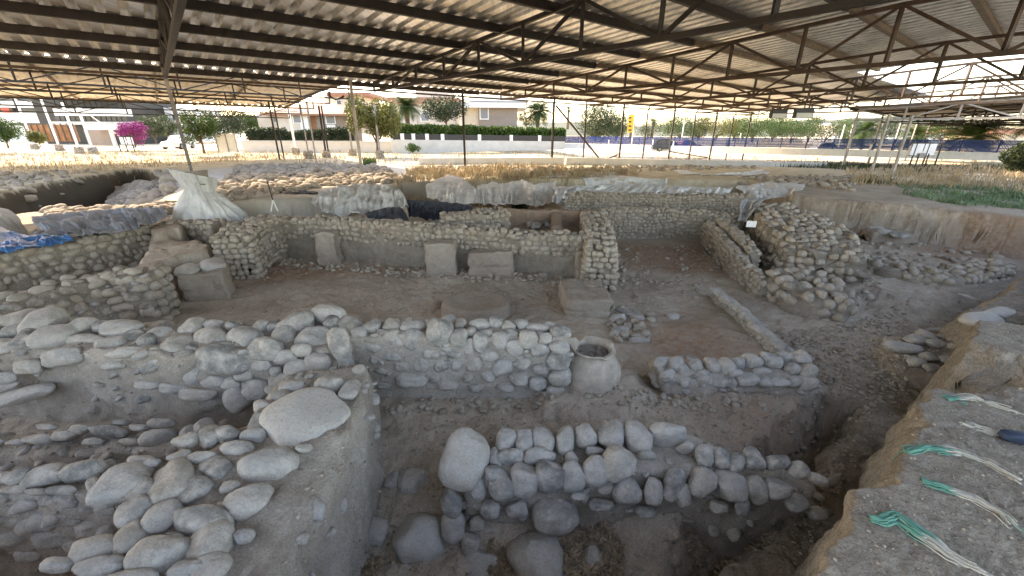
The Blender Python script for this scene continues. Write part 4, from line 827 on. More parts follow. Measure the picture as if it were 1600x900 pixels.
drape('white_sheet', 'smaller striped net end left of the big pale netting', [(490, 306, .05), (510, 300, .1), (525, 302, .05)], [(488, 318, -.2), (505, 328, -.3), (520, 326, -.3)], 'geotex', nu=40, folds=5, sag=.1, seed=9)
drape('dark_sheet', 'dark blue grey cloth tucked below the big pale netting', [(570, 334, -.1), (605, 322, .0), (625, 324, .0)], [(575, 345, -.3), (610, 345, -.3), (640, 346, -.35)], 'geodark', nu=40, folds=5, sag=.1, seed=10)
drape('dark_sheet', 'black ribbed sheet hanging in pleats over the trench edge', [(636, 312, .05), (680, 314, .05), (740, 322, .0)], [(640, 342, -.75), (690, 346, -.75), (735, 350, -.7)], 'geodark', nu=150, folds=30, sag=.02, amp=.2, lump=.04, seed=11)
drape('white_sheet', 'white net with brown streaks sloping behind the black pleated sheet', [(665, 290, .2), (700, 272, .3), (722, 278, .25), (745, 296, .1)], [(668, 312, -.1), (705, 318, -.1), (745, 318, -.1), (752, 316, -.15)], 'geotex', folds=7, sag=.1, seed=12)
drape('white_sheet', 'pale dusty sheet on the bank face above the reddish chamber', [(780, 288, .05), (815, 280, .15), (835, 288, .1), (870, 283, .1)], [(790, 320, -.7), (830, 322, -.7), (860, 320, -.7)], 'geotex', folds=8, sag=.05, seed=13)
drape('white_sheet', 'long white sheet covering the far bank behind the back walls', [(840, 276, .05), (900, 274, .12), (960, 274, .08), (1040, 280, .05)], [(850, 298, -.7), (900, 300, -.8), (960, 304, -.8), (1040, 300, -.8)], 'geotex', nu=200, folds=14, sag=.08, seed=14)
drape('white_sheet', 'tilted white sheet panel with dark pegs on the right of the far bank', [(1052, 266, .05), (1070, 266, .08), (1092, 272, 0)], [(1062, 292, -.8), (1080, 292, -.8), (1098, 288, -.7)], 'geotex', nu=40, folds=3, sag=.05, seed=15)
drape('white_sheet', 'squared pale sheet wrapping the far bank corner on the right', [(1094, 274, .05), (1150, 270, .1), (1192, 265, .08), (1196, 268, 0)], [(1092, 290, -.7), (1150, 294, -.8), (1190, 290, -.8), (1200, 288, -.8)], 'geotex', nu=120, folds=7, sag=.03, amp=.08, seed=16)
drape('white_sheet', 'gathered white sheet strip lying along the top of the back wall', [(865, 292, .12), (920, 290, .16), (1000, 287, .16), (1080, 293, .12), (1145, 294, .1)], [(870, 318, -.15), (905, 300, -.05), (1000, 305, -.05), (1080, 306, -.05), (1140, 303, -.02)], 'geotex', nu=220, nv=30, folds=26, sag=.12, amp=.16, seed=17)
drape('white_sheet', 'white plastic hanging over the corner of the broad rubble wall', [(1160, 312, .1), (1180, 308, .12), (1205, 310, .1)], [(1152, 345, -.5), (1162, 348, -.55), (1175, 330, -.1)], 'plastic', nu=50, folds=6, sag=.15, seed=18)
drape('tied_sheet', 'twisted white sheet rolls at the left end of the back wall', [(862, 298, .05), (880, 296, .1), (895, 298, .05)], [(862, 318, -.4), (874, 320, -.4), (888, 314, -.3)], 'plastic', nu=60, folds=9, sag=.1, amp=.2, seed=19)
drape('white_sheet', 'low white sheet folds lying on the weeds between dusty sheet and white rolls', [(745, 292, .1), (770, 284, .12), (800, 290, .05)], [(750, 318, -.25), (775, 322, -.3), (800, 318, -.3)], 'geotex', folds=8, sag=.1, seed=21)
drape('white_sheet', 'crumpled white sheet on the mound right of the back wall end', [(1150, 292, .0), (1200, 284, .05), (1260, 288, .02)], [(1165, 312, -.3), (1215, 310, -.3), (1250, 306, -.25)], 'geotex', folds=8, sag=.08, seed=22)
drape('white_sheet', 'pale ribbon of sheet on the far edge left of the braced posts', [(850, 272, .1), (900, 268, .1), (960, 270, .08)], [(845, 282, -.1), (900, 280, -.1), (960, 280, -.1)], 'plastic', folds=14, sag=.06, seed=23)
drape('dark_sheet', 'dark blue cloth scraps on the path right of the thin stand', [(435, 300, .0), (480, 299, .0), (500, 303, 0)], [(438, 307, -.1), (478, 307, -.1), (498, 308, -.1)], 'geodark', folds=6, sag=.05, seed=24)
# the big bag round the near post
bc = at(318, 338, -.28); bc[1] += .5; nA, nZ = 140, 60; Vb = []
for j in range(nZ):
    v = j/(nZ-1); z = -.3+1.75*v; r = np.interp(v, [0, .12, .35, .55, .66, .8, 1], [1.12, 1.08, .85, .55, .40, .50, .62]); cxo = -.30*v-.05
    for k in range(nA):
        a = 2*math.pi*k/nA
        Vb.append((a, v, z, r, cxo))
Vb = np.array(Vb); a, v, z, r, cxo = Vb.T
fo = 1-2*np.abs(vn(np.stack([np.cos(a)*3.2+v*.6, np.sin(a)*3.2+v*.9, v*1.2], -1), 41)); fo2 = 1-2*np.abs(vn(np.stack([np.cos(a)*7, np.sin(a)*7, v*2.5], -1), 42))
rr = r*(1+.16*fo+.07*fo2)+.05*vn(np.stack([np.cos(a)*2, np.sin(a)*2, v*6], -1), 43)
Vb2 = np.stack([cxo+rr*np.cos(a), rr*np.sin(a)*.9, z+.16*v*v*np.cos(a*1.0+2.4)*1.3], -1)
I = np.arange(nA*nZ).reshape(nZ, nA); Q = np.stack([I[:-1], np.roll(I, -1, 1)[:-1], np.roll(I, -1, 1)[1:], I[1:]], -1).reshape(-1, 4)
bag = thing('wrapped_bag', 'big white sack tied round the foot of the near roof post', 'sack', bc)
bo = link('sack_cloth', mesh_np('sack_cloth', Vb2, Q, M['geotex']), bag); bo.modifiers.new('t', 'SOLIDIFY').thickness = .015
rp = MB(); rp.tube([(bc[0]-.25+.43*math.cos(t_), bc[1]+.40*math.sin(t_), .86+.05*math.sin(3*t_)) for t_ in np.linspace(0, 6.28, 30)], .025, 6); rp.build('tie_rope', M['postgrey'], bag, smooth=True)
MB().tube([(bc[0]-.27, bc[1], .9), (bc[0]-.3, bc[1], 1.25)], [.35, .42], 20).build('earth_fill', M['mortar'], bag, smooth=True)
# straps
def strap(label, pts, seed):
    P = []
    for q in pts:
        p = at(q[0], q[1], 0.0)
        for _ in range(3): p = at(q[0], q[1], max(-.12, gz1(p[0], p[1])))
        P.append(p)
    P = np.array(P); L = np.concatenate([[0], np.cumsum(np.linalg.norm(np.diff(P, axis=0), axis=1))]); V = []; Fs = []; T_ = []; r = np.random.default_rng(seed)
    n = max(24, int(L[-1]/.02)); t = np.linspace(0, L[-1], n); base = np.stack([np.interp(t, L, P[:, i]) for i in range(3)], -1); zg = gz(base[:, 0], base[:, 1])
    d = np.gradient(base, axis=0); d /= np.linalg.norm(d, axis=1)[:, None]+1e-9; sd_ = np.stack([-d[:, 1], d[:, 0], 0*d[:, 0]], -1)
    for s_ in range(34):
        a0, a1 = sorted((r.uniform(0, .45), r.uniform(.55, 1.0))); i0, i1 = int(a0*n), int(a1*n)
        if r.random() < .3: i0 = 0
        if i1-i0 < 6: continue
        off = r.normal()*(.03 if s_ > 5 else .012); w_ = r.uniform(.002, .006) if s_ > 5 else r.uniform(.008, .018); ph = r.uniform(0, 100); T0 = None
        tt = t[i0:i1]; o_ = off*(1+.6*vn(np.stack([tt*3, 0*tt+ph, 0*tt], -1), 3))+.012*vn(np.stack([tt*14, 0*tt+ph, 0*tt], -1), 4)
        c = base[i0:i1]+sd_[i0:i1]*o_[:, None]; c[:, 2] = zg[i0:i1]+.008-.25*abs(off)+.020*vn(np.stack([tt*9, 0*tt+ph, 0*tt+2], -1), 6)
        k = len(V); g = vn(np.stack([tt*3.2, 0*tt+seed*5.1, 0*tt], -1), 5)*.5+.5+r.normal()*.05
        for j in range(len(c)): V += [c[j]-sd_[i0+j]*w_, c[j]+sd_[i0+j]*w_+np.array([0, 0, .004])]; T_ += [g[j], g[j]]
        for j in range(len(c)-1): Fs.append((k+2*j, k+2*j+1, k+2*j+3, k+2*j+2))
    V = np.array(V); off = V.mean(0); o = link('strap', mesh_np('strap', V-off, np.array(Fs), M['strap'], {'tint': np.array(T_)})); o.location = off; o.modifiers.new('t', 'SOLIDIFY').thickness = .004
    tag(o, label, 'strap', 'frayed straps poking out of the near bank')
strap('nearest frayed green and white strap, with torn white end by the bank edge', [(1358, 812), (1378, 814), (1400, 806), (1440, 836), (1480, 864), (1560, 905)], 1)
strap('frayed strap second nearest, thin and green in its middle', [(1440, 752), (1480, 765), (1520, 778), (1560, 800), (1605, 840)], 2)
strap('long arched frayed strap, its green end hanging over the bank edge', [(1398, 718), (1416, 706), (1450, 700), (1500, 708), (1545, 725), (1605, 760)], 3)
strap('short green strap next to the navy cloth', [(1500, 664), (1525, 668), (1555, 678), (1580, 678)], 4)
strap('green and white strap beyond the navy cloth', [(1478, 624), (1520, 622), (1550, 632), (1605, 650)], 5)
strap('farthest green strap tip at the right edge', [(1540, 596), (1570, 602), (1605, 614)], 6)
nv = at(1600, 684, .03); m = MB(); bmn = Stones(3); bmn.add(nv, (.16, -.03, 0), (.02, .07, 0), (0, 0, .05)); o = bmn.build('navy_cloth', M['navy']); tag(o, 'navy blue cloth lump on the near bank at the right edge', 'cloth')
# thin survey stand
tp = at(430, 330, -.1); ts_ = thing('survey_stand', 'thin leaning metal stand with small feet on the far room wall', 'stand', tp)
MB().tube([tp+np.array([0, 0, .35]), tp+np.array([-.12, .1, 1.05])], .018, 6).build('pole', M['dark'], ts_)
for dx, dy in ((-.12, -.05), (.14, -.05), (0, .14)): MB().tube([tp+np.array([0, 0, .4]), tp+np.array([dx, dy, 0])], .016, 6).build('leg', M['white'], ts_)
MB().tube([tp+np.array([-.14, .1, 1.05]), tp+np.array([.02, .1, 1.10])], .03, 6).build('head', M['postgrey'], ts_)
lb = at(1174, 350, -.15); m = MB(); m.obox(lb, (.14, -.03), (.004, .02), lb[2]-.1, lb[2]+.1); o = m.build('label_card', M['white']); tag(o, 'small blank white card propped on the broad rubble wall', 'card')

# ---------------- vegetation ----------------
def leafcloud(centres, n, size, spread=.5, flat=1.0):
    """centres: (x,y,z,r) clumps; returns quads spread through the clump volumes"""
    C = np.array(centres); w_ = C[:, 3]**2; w_ = w_/w_.sum(); k = rng.choice(len(C), n, p=w_)
    d = rng.normal(size=(n, 3)); d /= np.linalg.norm(d, axis=1)[:, None]; rad = rng.uniform(.25, 1, n)**.45
    P = C[k, :3]+d*(C[k, 3]*rad)[:, None]*np.array([1, 1, flat]); nrm = d*.6+rng.normal(size=(n, 3))*.7; nrm /= np.linalg.norm(nrm, axis=1)[:, None]
    u_ = np.cross(nrm, rng.normal(size=(n, 3))); u_ /= np.linalg.norm(u_, axis=1)[:, None]+1e-9; v_ = np.cross(nrm, u_); s = size*rng.uniform(.6, 1.4, n)[:, None]
    V = np.stack([P-u_*s, P+v_*s*.45, P+u_*s, P-v_*s*.45], 1).reshape(-1, 3); return V, np.arange(4*n).reshape(n, 4)
def clumps(x, y, z, rx, rz, n, cr):
    out = []
    for _ in range(n):
        d = rng.normal(size=3); d /= np.linalg.norm(d); q = rng.uniform(.2, 1)**.5
        out.append((x+d[0]*rx*q, y+d[1]*rx*q, z+d[2]*rz*q, cr*rng.uniform(.6, 1.25)))
    return out
def tree(label, x, y, Yd, hpx_top, wpx, mat='leaf', base=None, n=2600, trunk=.35, leaf=None, cat='tree', name='tree', group=None):
    """x,y: pixel of the foot; Yd: distance; hpx_top: pixel row of the top; wpx: crown width in pixels"""
    b = atY(x, y, Yd); tp = atY(x, hpx_top, Yd); zb = b[2]; hh = tp[2]-zb; R_ = wpx*depth(b)/F/2
    root = thing(name, label, cat, (b[0], b[1], zb), group); cz = zb+hh*(trunk+(1-trunk)/2); rz = hh*(1-trunk)/2
    cl = clumps(b[0], b[1], cz, R_*.78, rz*.8, 26, R_*.34); V, Q = leafcloud(cl, n, leaf or max(.1, hh*.028))
    link('crown', mesh_np('crown', V-np.array([b[0], b[1], zb]), Q, M[mat], smooth=False), root)
    t_ = MB(); t_.tube([(b[0], b[1], zb-.3), (b[0]+.05*hh*.3, b[1], zb+hh*trunk*.6), (b[0], b[1], zb+hh*(trunk+.15))], [hh*.035, hh*.028, hh*.02], 8)
    for c in cl[::4]: t_.tube([(b[0], b[1], zb+hh*trunk*.7), ((b[0]+c[0])/2, (b[1]+c[1])/2, (zb+hh*trunk+c[2])/2+.02*hh), c[:3]], [hh*.018, hh*.012, hh*.005], 5)
    t_.build('trunk', M['bark'], root, smooth=True); return root
def palm(label, x, y, Yd, hpx_top, wpx, nf=34, skirt=True, trunk_r=.3, name='palm_tree', droop=1.0):
    b = atY(x, y, Yd); tp = atY(x, hpx_top, Yd); zb = b[2]; R_ = wpx*depth(b)/F/2; ht = tp[2]-zb-R_*.55
    root = thing(name, label, 'palm', (b[0], b[1], zb)); MB().tube([(b[0], b[1], zb-.3), (b[0], b[1], zb+max(.3, ht)*.5), (b[0], b[1], zb+max(.3, ht))], [trunk_r*1.2, trunk_r, trunk_r*.9], 10).build('trunk', M['bark'], root, smooth=True)
    def fr(n, e0, e1, L0, drp, wd):
        V = []; Fs = []
        for i in range(n):
            a = random.random()*6.283; e = random.uniform(e0, e1); L = R_*L0*random.uniform(.8, 1.1); dirh = np.array([math.cos(a), math.sin(a), 0]); p = np.array([b[0], b[1], zb+max(.3, ht)]); sd_ = np.array([-math.sin(a), math.cos(a), 0])
            N_ = 12; el = e; pts = []
            for j in range(N_+1): pts.append(p.copy()); p = p+(dirh*math.cos(el)+np.array([0, 0, math.sin(el)]))*L/N_; el -= drp/N_*random.uniform(.8, 1.2)
            for j in range(1, N_):
                lw = wd*L*math.sin(math.pi*(j/N_)**.7)+.02
                for sg in (-1, 1):
                    for h_ in (0, .5):
                        q = pts[j]*(1-h_)+pts[j+1]*h_; fwd = pts[j+1]-pts[j]; k = len(V); tip = q+sd_*sg*lw+fwd*1.2-np.array([0, 0, lw*.35]); V += [q, q+fwd*.28, tip]; Fs.append((k, k+1, k+2))
        return np.array(V), np.array(Fs)
    V, Q = fr(int(nf*1.6), -.3, 1.4, 1.2, 1.5*droop, .27); link('fronds', mesh_np('fronds', V-np.array([b[0], b[1], zb]), Q, M['palm'], smooth=False), root)
    if skirt:
        V, Q = fr(nf//2, -1.5, -.7, .75, .2, .16); link('dry_fronds', mesh_np('dry_fronds', V-np.array([b[0], b[1], zb]), Q, M['palmdry'], smooth=False), root)
    return root
def hedge(label, x0, x1, ybot, ytop0, ytop1, Yd0, Yd1, mat, n=6000, deep=1.2, name='hedge', leaf=.12):
    a = atY(x0, ybot, Yd0); b = atY(x1, ybot, Yd1); ta = atY(x0, ytop0, Yd0)[2]; tb = atY(x1, ytop1, Yd1)[2]; f = rng.random(n); P = a+(b-a)*f[:, None]; top = ta+(tb-ta)*f; bot = a[2]+(b[2]-a[2])*f
    h = rng.random(n)**.8; P[:, 2] = bot+(top-bot)*h+rng.normal(size=n)*.06+.12*vn(np.stack([f*40, 0*f, 0*f], -1), 5)*h; P[:, 1] += rng.uniform(0, deep, n)+.15*vn(np.stack([f*30, h*3, 0*f], -1), 6)
    nrm = rng.normal(size=(n, 3)); nrm /= np.linalg.norm(nrm, axis=1)[:, None]; u_ = np.cross(nrm, rng.normal(size=(n, 3))); u_ /= np.linalg.norm(u_, axis=1)[:, None]; v_ = np.cross(nrm, u_); s = leaf*rng.uniform(.7, 1.5, n)[:, None]
    V = np.stack([P-u_*s, P+v_*s*.6, P+u_*s, P-v_*s*.6], 1).reshape(-1, 3); off = a
    root = thing(name, label, 'hedge', off); link('leaves', mesh_np('leaves', V-off, np.arange(4*n).reshape(n, 4), M[mat], smooth=False), root)
    c = MB(); dy = deep*.5
    c.add([(a[0], a[1]+dy, a[2]-.2), (b[0], b[1]+dy, b[2]-.2), (b[0], b[1]+dy, tb-.25), (a[0], a[1]+dy, ta-.25), (a[0], a[1]+dy+.3, a[2]-.2), (b[0], b[1]+dy+.3, b[2]-.2), (b[0], b[1]+dy+.3, tb-.25), (a[0], a[1]+dy+.3, ta-.25)], [(0, 1, 2, 3), (7, 6, 5, 4), (0, 4, 5, 1), (3, 2, 6, 7), (0, 3, 7, 4), (1, 5, 6, 2)])
    c.build('branches', M['bark'], root); return root
def grass(label, polypx, n, hmin, hmax, mat='straw', name='dry_grass', w_=.006, world=None):
    pts = world or A2(*polypx); xs = [p[0] for p in pts]; ys = [p[1] for p in pts]; cx = rng.uniform(min(xs), max(xs), n*5); cy = rng.uniform(min(ys), max(ys), n*5)
    ok = (inpoly(cx, cy, pts) > 0) & (n2(cx, cy, .8, 3, 55) > rng.uniform(-.6, .5, cx.shape)); cx, cy = cx[ok][:n], cy[ok][:n]; z = gz(cx, cy); m_ = len(cx); a = rng.random(m_)*6.28; h = rng.uniform(hmin, hmax, m_)*(.6+.6*(n2(cx, cy, .9, 2, 56) > 0)); ln = rng.uniform(.1, .7, m_)*h
    p = np.stack([cx, cy, z-.02], -1); sx = np.stack([-np.sin(a), np.cos(a), 0*a], -1)*(w_+h*.03)[:, None]; lean = np.stack([np.cos(a), np.sin(a), 0*a], -1)*ln[:, None]; up_ = np.stack([0*a, 0*a, h], -1)
    V = np.stack([p-sx, p+sx, p+lean*.35+up_*.6+sx*.7, p+lean*.35+up_*.6-sx*.7, p+lean+up_], 1).reshape(-1, 3); k = np.arange(m_)*5; Q = np.concatenate([np.stack([k, k+1, k+2], -1), np.stack([k, k+2, k+3], -1), np.stack([k+3, k+2, k+4], -1)])
    off = V.mean(0); o = link(name, mesh_np(name, V-off, Q, M[mat], smooth=False)); o.location = off; return tag(o, label, 'grass', None, 'stuff')
grass('dry straw grass on the flat ground beyond the excavation', [(-60, 300, 0), (-60, 240, 0), (300, 236, 0), (430, 240, 0), (420, 250, 0), (240, 262, 0), (100, 272, 0)], 9000, .08, .4, w_=.012)
grass('dry grass between the posts and the white hedge wall', [(400, 252, 0), (400, 238, 0), (900, 236, 0), (1300, 242, -.8), (1250, 262, -.8), (640, 262, 0)], 9000, .1, .45, w_=.02)
grass('brown dry weeds on the bank above the sheets', [(610, 292, 0), (640, 268, 0), (850, 264, 0), (960, 268, 0), (1000, 274, 0), (900, 280, 0), (760, 300, 0), (660, 312, -.2)], 15000, .1, .6, w_=.006)
grass('dry grass tangle at the right behind the green plants', [(1330, 290, 0), (1320, 266, 0), (1500, 262, 0), (1700, 275, 0), (1700, 330, 0), (1560, 300, 0)], 9000, .1, .5, w_=.01)
grass('small green weeds at the feet of the white posts', [(1345, 288, 0), (1350, 274, 0), (1400, 276, 0), (1400, 290, 0)], 1500, .08, .25, 'leaf', 'green_weeds', .012)
grass('dense bluish green ground plants on the right bank', None, 5500, .05, .24, 'weed', 'green_weeds', .022, GREEN)
grass('tall green weed bush before the dusty sheet', [(802, 312, -.6), (802, 296, -.3), (822, 296, -.3), (822, 314, -.6)], 900, .3, .9, 'leafpale', 'green_weeds', .008)
grass('bright green weed between the two long posts', [(568, 262, 0), (568, 252, 0), (588, 252, 0), (588, 262, 0)], 500, .2, .5, 'leaf', 'green_weeds', .015)
grass('growth beyond the right bank, coloured dark to deepen the shade band', [(1180, 262, -.7), (1200, 252, -.8), (1300, 250, -.6), (1600, 262, -.2), (1600, 276, -.1), (1400, 276, -.2), (1260, 272, -.6)], 7000, .1, .5, 'leafdark', 'dry_grass', .012)  # dark leaf colour stands in for the roof shadow on this strip
# background trees
GT = [('golden green loose tree by the long grey posts', 590, 236, 46, 150, 80, 'leafyel', .22, 5200), ('round dark evergreen tree between the pink house and the flat one', 697, 200, 62, 146, 60, 'leafdark', .2, 3600),
 ('bright green young tree left of the white panel', 318, 235, 46, 176, 60, 'leaf', .25, 3000), ('dense dark green tree behind the bright young one', 350, 222, 62, 168, 76, 'leafdark', .1, 3600), ('green shrub mass left of the beige house', 405, 215, 70, 178, 44, 'leaf', .05, 2000),
 ('round green tree at the far left edge', 12, 228, 50, 184, 44, 'leaf', .15, 3000), ('olive grey bush right of the bougainvillea', 243, 220, 60, 180, 40, 'leafpale', .1, 2200), ('dark small bush behind the parked white car', 268, 218, 70, 186, 24, 'leafdark', .1, 1200),
 ('yellowish shrub before the timber fence', 62, 226, 48, 204, 22, 'leafyel', .05, 900), ('big grey green spreading tree behind the blue fence start', 930, 218, 82, 166, 80, 'leafpale', .08, 5000), ('dark tree between flat house and tall palm', 822, 200, 90, 168, 30, 'leafdark', .1, 1500),
 ('broad bright green tree right of the yellow banner', 1062, 218, 95, 182, 70, 'leaf', .1, 3600), ('light green round tree in the row behind the blue fence', 1118, 218, 95, 184, 66, 'leafyel', .1, 3200), ('full green tree where the fence passes the middle posts', 1175, 220, 90, 184, 70, 'leaf', .1, 3600), ('dark green tree at the end of the fence tree row', 1235, 222, 90, 186, 66, 'leaf', .1, 3200), ('low green tree between banner and palm', 1012, 216, 95, 192, 40, 'leafpale', .1, 1600), ('sparse tree behind the far shelter posts', 1288, 222, 92, 192, 44, 'leafpale', .1, 1800), ('tree mass under the dark shelter roof', 1545, 205, 110, 182, 80, 'leafpale', .1, 2200), ('pale tree between the two nearer palms', 1440, 215, 100, 190, 60, 'leafyel', .1, 1800), ('bushy shrub at the far right edge by the grass', 1605, 268, 27, 216, 64, 'leafpale', .02, 4200)]
GT += [('leafy tree closing the gap left of the yellow banner', 962, 218, 92, 180, 44, 'leaf', .05, 2400), ('round dark tree between two lighter ones behind the fence', 1090, 218, 99, 180, 46, 'leafdark', .05, 2400), ('tall light tree right of the thin lamp post', 1146, 218, 99, 178, 50, 'leaf', .05, 2600), ('dense green tree behind the small white sign', 1206, 219, 97, 180, 54, 'leaf', .05, 2800), ('dark leafy tree left of the far floodlight', 1262, 220, 97, 182, 44, 'leafdark', .05, 2200), ('bushy green tree left of the wide feathery palm', 1318, 221, 97, 184, 44, 'leaf', .05, 2200), ('dark tree crown between feathery palm and white post', 1378, 221, 97, 186, 44, 'leafdark', .05, 2200), ('green tree crown above the notice board', 1470, 221, 97, 186, 50, 'leaf', .05, 2400), ('tree crown half hidden by the widest palm', 1530, 221, 97, 184, 50, 'leafdark', .05, 2400), ('leafy tree behind the olive bush at left', 262, 215, 75, 176, 34, 'leafpale', .05, 1600), ('green tree touching the left of the beige house', 388, 215, 68, 172, 40, 'leaf', .05, 2200)]
for l, x, y, Yd, top, w_, m_, tr_, n_ in GT: tree(l, x, y, Yd, top, w_*1.15, m_, n=int(n_*1.7), trunk=tr_)
tree('magenta bougainvillea bush beside the notice board', 211, 226, 52, 190, 48, 'purple', n=3600, trunk=.05, cat='bush', name='bougainvillea')
tree('low green bush at the foot of the white wall', 645, 237, 50, 226, 26, 'leaf', n=900, trunk=.02, cat='bush', name='bush')
palm('fan palm with dry skirt left of the dark evergreen', 638, 205, 60, 152, 50, 60)
palm('tall shaggy palm right of the flat roofed house', 840, 205, 72, 158, 50, 60); palm('slim distant palm behind the grey green tree', 887, 200, 110, 166, 16, 20)
palm('small palm beside the yellow banner', 1018, 214, 98, 183, 22, 26); palm('palm right of the yellow banner behind the fence', 985, 214, 100, 186, 20, 24)
palm('wide feathery palm behind the fence left of the white posts', 1343, 224, 66, 188, 64, 40, False); palm('low feathery palm between the white posts', 1425, 226, 64, 196, 56, 36, False)
palm('widest feathery palm behind the fence, right of the notice board', 1512, 226, 58, 188, 92, 46, False); palm('feathery palm cut by the right picture edge', 1606, 222, 52, 178, 60, 36, False)
palm('tiny palm top above the left houses', 248, 190, 120, 168, 22, 20, False)
# hedges and boundary walls
hedge('long bright green clipped hedge over the pillared white wall', 612, 884, 220, 193, 201, 56, 62, 'hedge', 15000, 1.6, leaf=.14)
hedge('dark brown green hedge on the beige wall, left part', 384, 446, 221, 200, 200, 58, 58, 'leafdark', 3000); hedge('dark hedge on the beige wall between the posts', 446, 512, 221, 206, 201, 58, 58, 'leafdark', 2400); hedge('dark hedge right of the twin posts on the beige wall', 512, 552, 221, 199, 200, 58, 58, 'leafdark', 2400)
def wallbox(name, label, x0, y0, Y0, x1, y1, Y1, ht0, mat, thick=.25, cat='wall', ht1=None, sink=.4):
    a = atY(x0, y0, Y0); b = atY(x1, y1, Y1); za = atY(x0, ht0, Y0)[2]; zb_ = atY(x1, ht1 or ht0, Y1)[2]; d = (b-a)[:2]; nrm = np.array([-d[1], d[0]])/np.linalg.norm(d)*thick
    m = MB(); m.hexa([(a[0], a[1], a[2]-sink), (b[0], b[1], b[2]-sink), (b[0]+nrm[0], b[1]+nrm[1], b[2]-sink), (a[0]+nrm[0], a[1]+nrm[1], a[2]-sink), (a[0], a[1], za), (b[0], b[1], zb_), (b[0]+nrm[0], b[1]+nrm[1], zb_), (a[0]+nrm[0], a[1]+nrm[1], za)])
    return m, a, b, za, zb_
m, a, b, za, zb_ = wallbox('boundary_wall', '', 380, 236, 56, 612, 237, 56, 221, 'cream', ht1=222)
r_ = thing('boundary_wall', 'beige boundary wall under the dark hedges', 'wall', a); m.build('wall_body', M['cream'], r_); MB().bar((a[0], a[1]+.12, za+.06), (b[0], b[1]+.12, zb_+.06), .4, .1).build('coping', M['concrete'], r_)
m, a, b, za, zb_ = wallbox('boundary_wall', '', 612, 236, 55, 882, 229, 60, 218, 'white', ht1=221)
r_ = thing('pillared_wall', 'low white boundary wall with pillars and dark grilles below the long hedge', 'wall', a); m.build('wall_body', M['concrete'], r_)
for x in (614, 629, 645, 665, 688, 744, 794, 840): 
    f = (x-612)/270; q = a+(b-a)*f; zt = za+(zb_-za)*f; MB().box(q[0]-.22, q[0]+.22, q[1]-.06, q[1]+.34, zt-.02, zt+.75).build('pillar', M['white'], r_)
MB().hexa([(a[0], a[1]+.1, za), (b[0], b[1]+.1, zb_), (b[0], b[1]+.15, zb_), (a[0], a[1]+.15, za), (a[0], a[1]+.1, za+.7), (b[0], b[1]+.1, zb_+.7), (b[0], b[1]+.15, zb_+.7), (a[0], a[1]+.15, za+.7)]).build('grille', M['black'], r_)
# blue fence
m, a, b, za, zb_ = wallbox('f', '', 882, 228, 72, 1620, 246, 40, 224, 'c', ht1=240)
r_ = thing('blue_fence', 'long blue mesh fence on a white plinth along the road', 'fence', a); m.build('plinth', M['white'], r_)
Lf = float(np.linalg.norm((b-a)[:2])); npst = int(Lf/2.6); d_ = (b-a)/Lf
for i in range(npst+1):
    q = a+(b-a)*i/npst; zt = za+(zb_-za)*i/npst; MB().bar((q[0], q[1]+.12, zt), (q[0], q[1]+.12, zt+1.2), .09).build('fence_post', M['blue'], r_)
for i in range(npst):
    q = a+(b-a)*i/npst; q2 = a+(b-a)*(i+1)/npst; zt = za+(zb_-za)*i/npst; fm = MB()
    for k in range(26): 
        s_ = q+(q2-q)*(k+.5)/26; fm.bar((s_[0], s_[1]+.12, zt+.06), (s_[0], s_[1]+.12, zt+1.12), .075, .045)
    for hz in (.08, .42, .78, 1.12): fm.bar((q[0], q[1]+.12, zt+hz), (q2[0], q2[1]+.12, zt+hz), .06)
    fm.build('mesh_panel', M['blue'], r_)
# concrete channel wall seen beyond the posts, and the far road
m, a, b, za, zb_ = wallbox('c', '', 655, 263, 36, 880, 264, 37, 247, 'c', ht1=246, thick=.4); r_ = thing('concrete_wall', 'low white concrete wall behind the dry stalks', 'wall', a); m.build('wall_body', M['concrete'], r_)
m, a, b, za, zb_ = wallbox('c', '', 884, 264, 37.5, 1290, 266, 42, 246, 'c', ht1=254, thick=.4); r_ = thing('concrete_wall', 'low grey concrete wall behind the braced posts', 'wall', a); m.build('wall_body', M['concrete'], r_)
def strip(name, P, mat): 
    V = []; [V.extend([p, q]) for p, q in P]; V = [(p[0], p[1], p[2]) for p in V]; Fs = [(2*i, 2*i+2, 2*i+3, 2*i+1) for i in range(len(P)-1)]; me = bpy.data.meshes.new(name); me.from_pydata(V, [], Fs); me.materials.append(M[mat]); tag(link(name, me), kind='structure')
strip('road', [(np.array([x, 68-(x*.40), -.845+.0]), np.array([x, 76-(x*.40), -.845])) for x in (16, 40, 70)], 'asphalt')

# ---------------- buildings ----------------
def bbox(root, nm, x0, x1, yb, yt, Yd, dp, mat, bev=0):
    a = atY(x0, yb, Yd); b = atY(x1, yb, Yd); zt = atY((x0+x1)/2, yt, Yd)[2]; zbm = atY((x0+x1)/2, yb, Yd)[2]
    o = MB().box(a[0], b[0], Yd, Yd+dp, zbm, zt).build(nm, M[mat], root, bevel=bev); return o
def window(root, x0, x1, y0, y1, Yd, fr='white', gl='shutter'):
    f = bbox(root, 'window', x0, x1, y1, y0, Yd-.08, .07, fr); bbox(f, 'pane', x0+(x1-x0)*.12, x1-(x1-x0)*.12, y1-(y1-y0)*.1, y0+(y1-y0)*.1, Yd-.12, .035, gl); return f
h = thing('house', 'beige house with two shuttered windows and hipped tiled roof', 'house', atY(480, 222, 66))
bbox(h, 'wall', 410, 448, 224, 178, 67, 8, 'cream'); bbox(h, 'wall', 438, 480, 224, 172, 66, 10, 'cream'); bbox(h, 'wall', 480, 536, 224, 174, 66.6, 9, 'taupe'); bbox(h, 'plaster_pier', 474, 487, 224, 172, 65.8, .7, 'white'); bbox(h, 'door', 488, 496, 210, 176, 66.5, .06, 'wood')
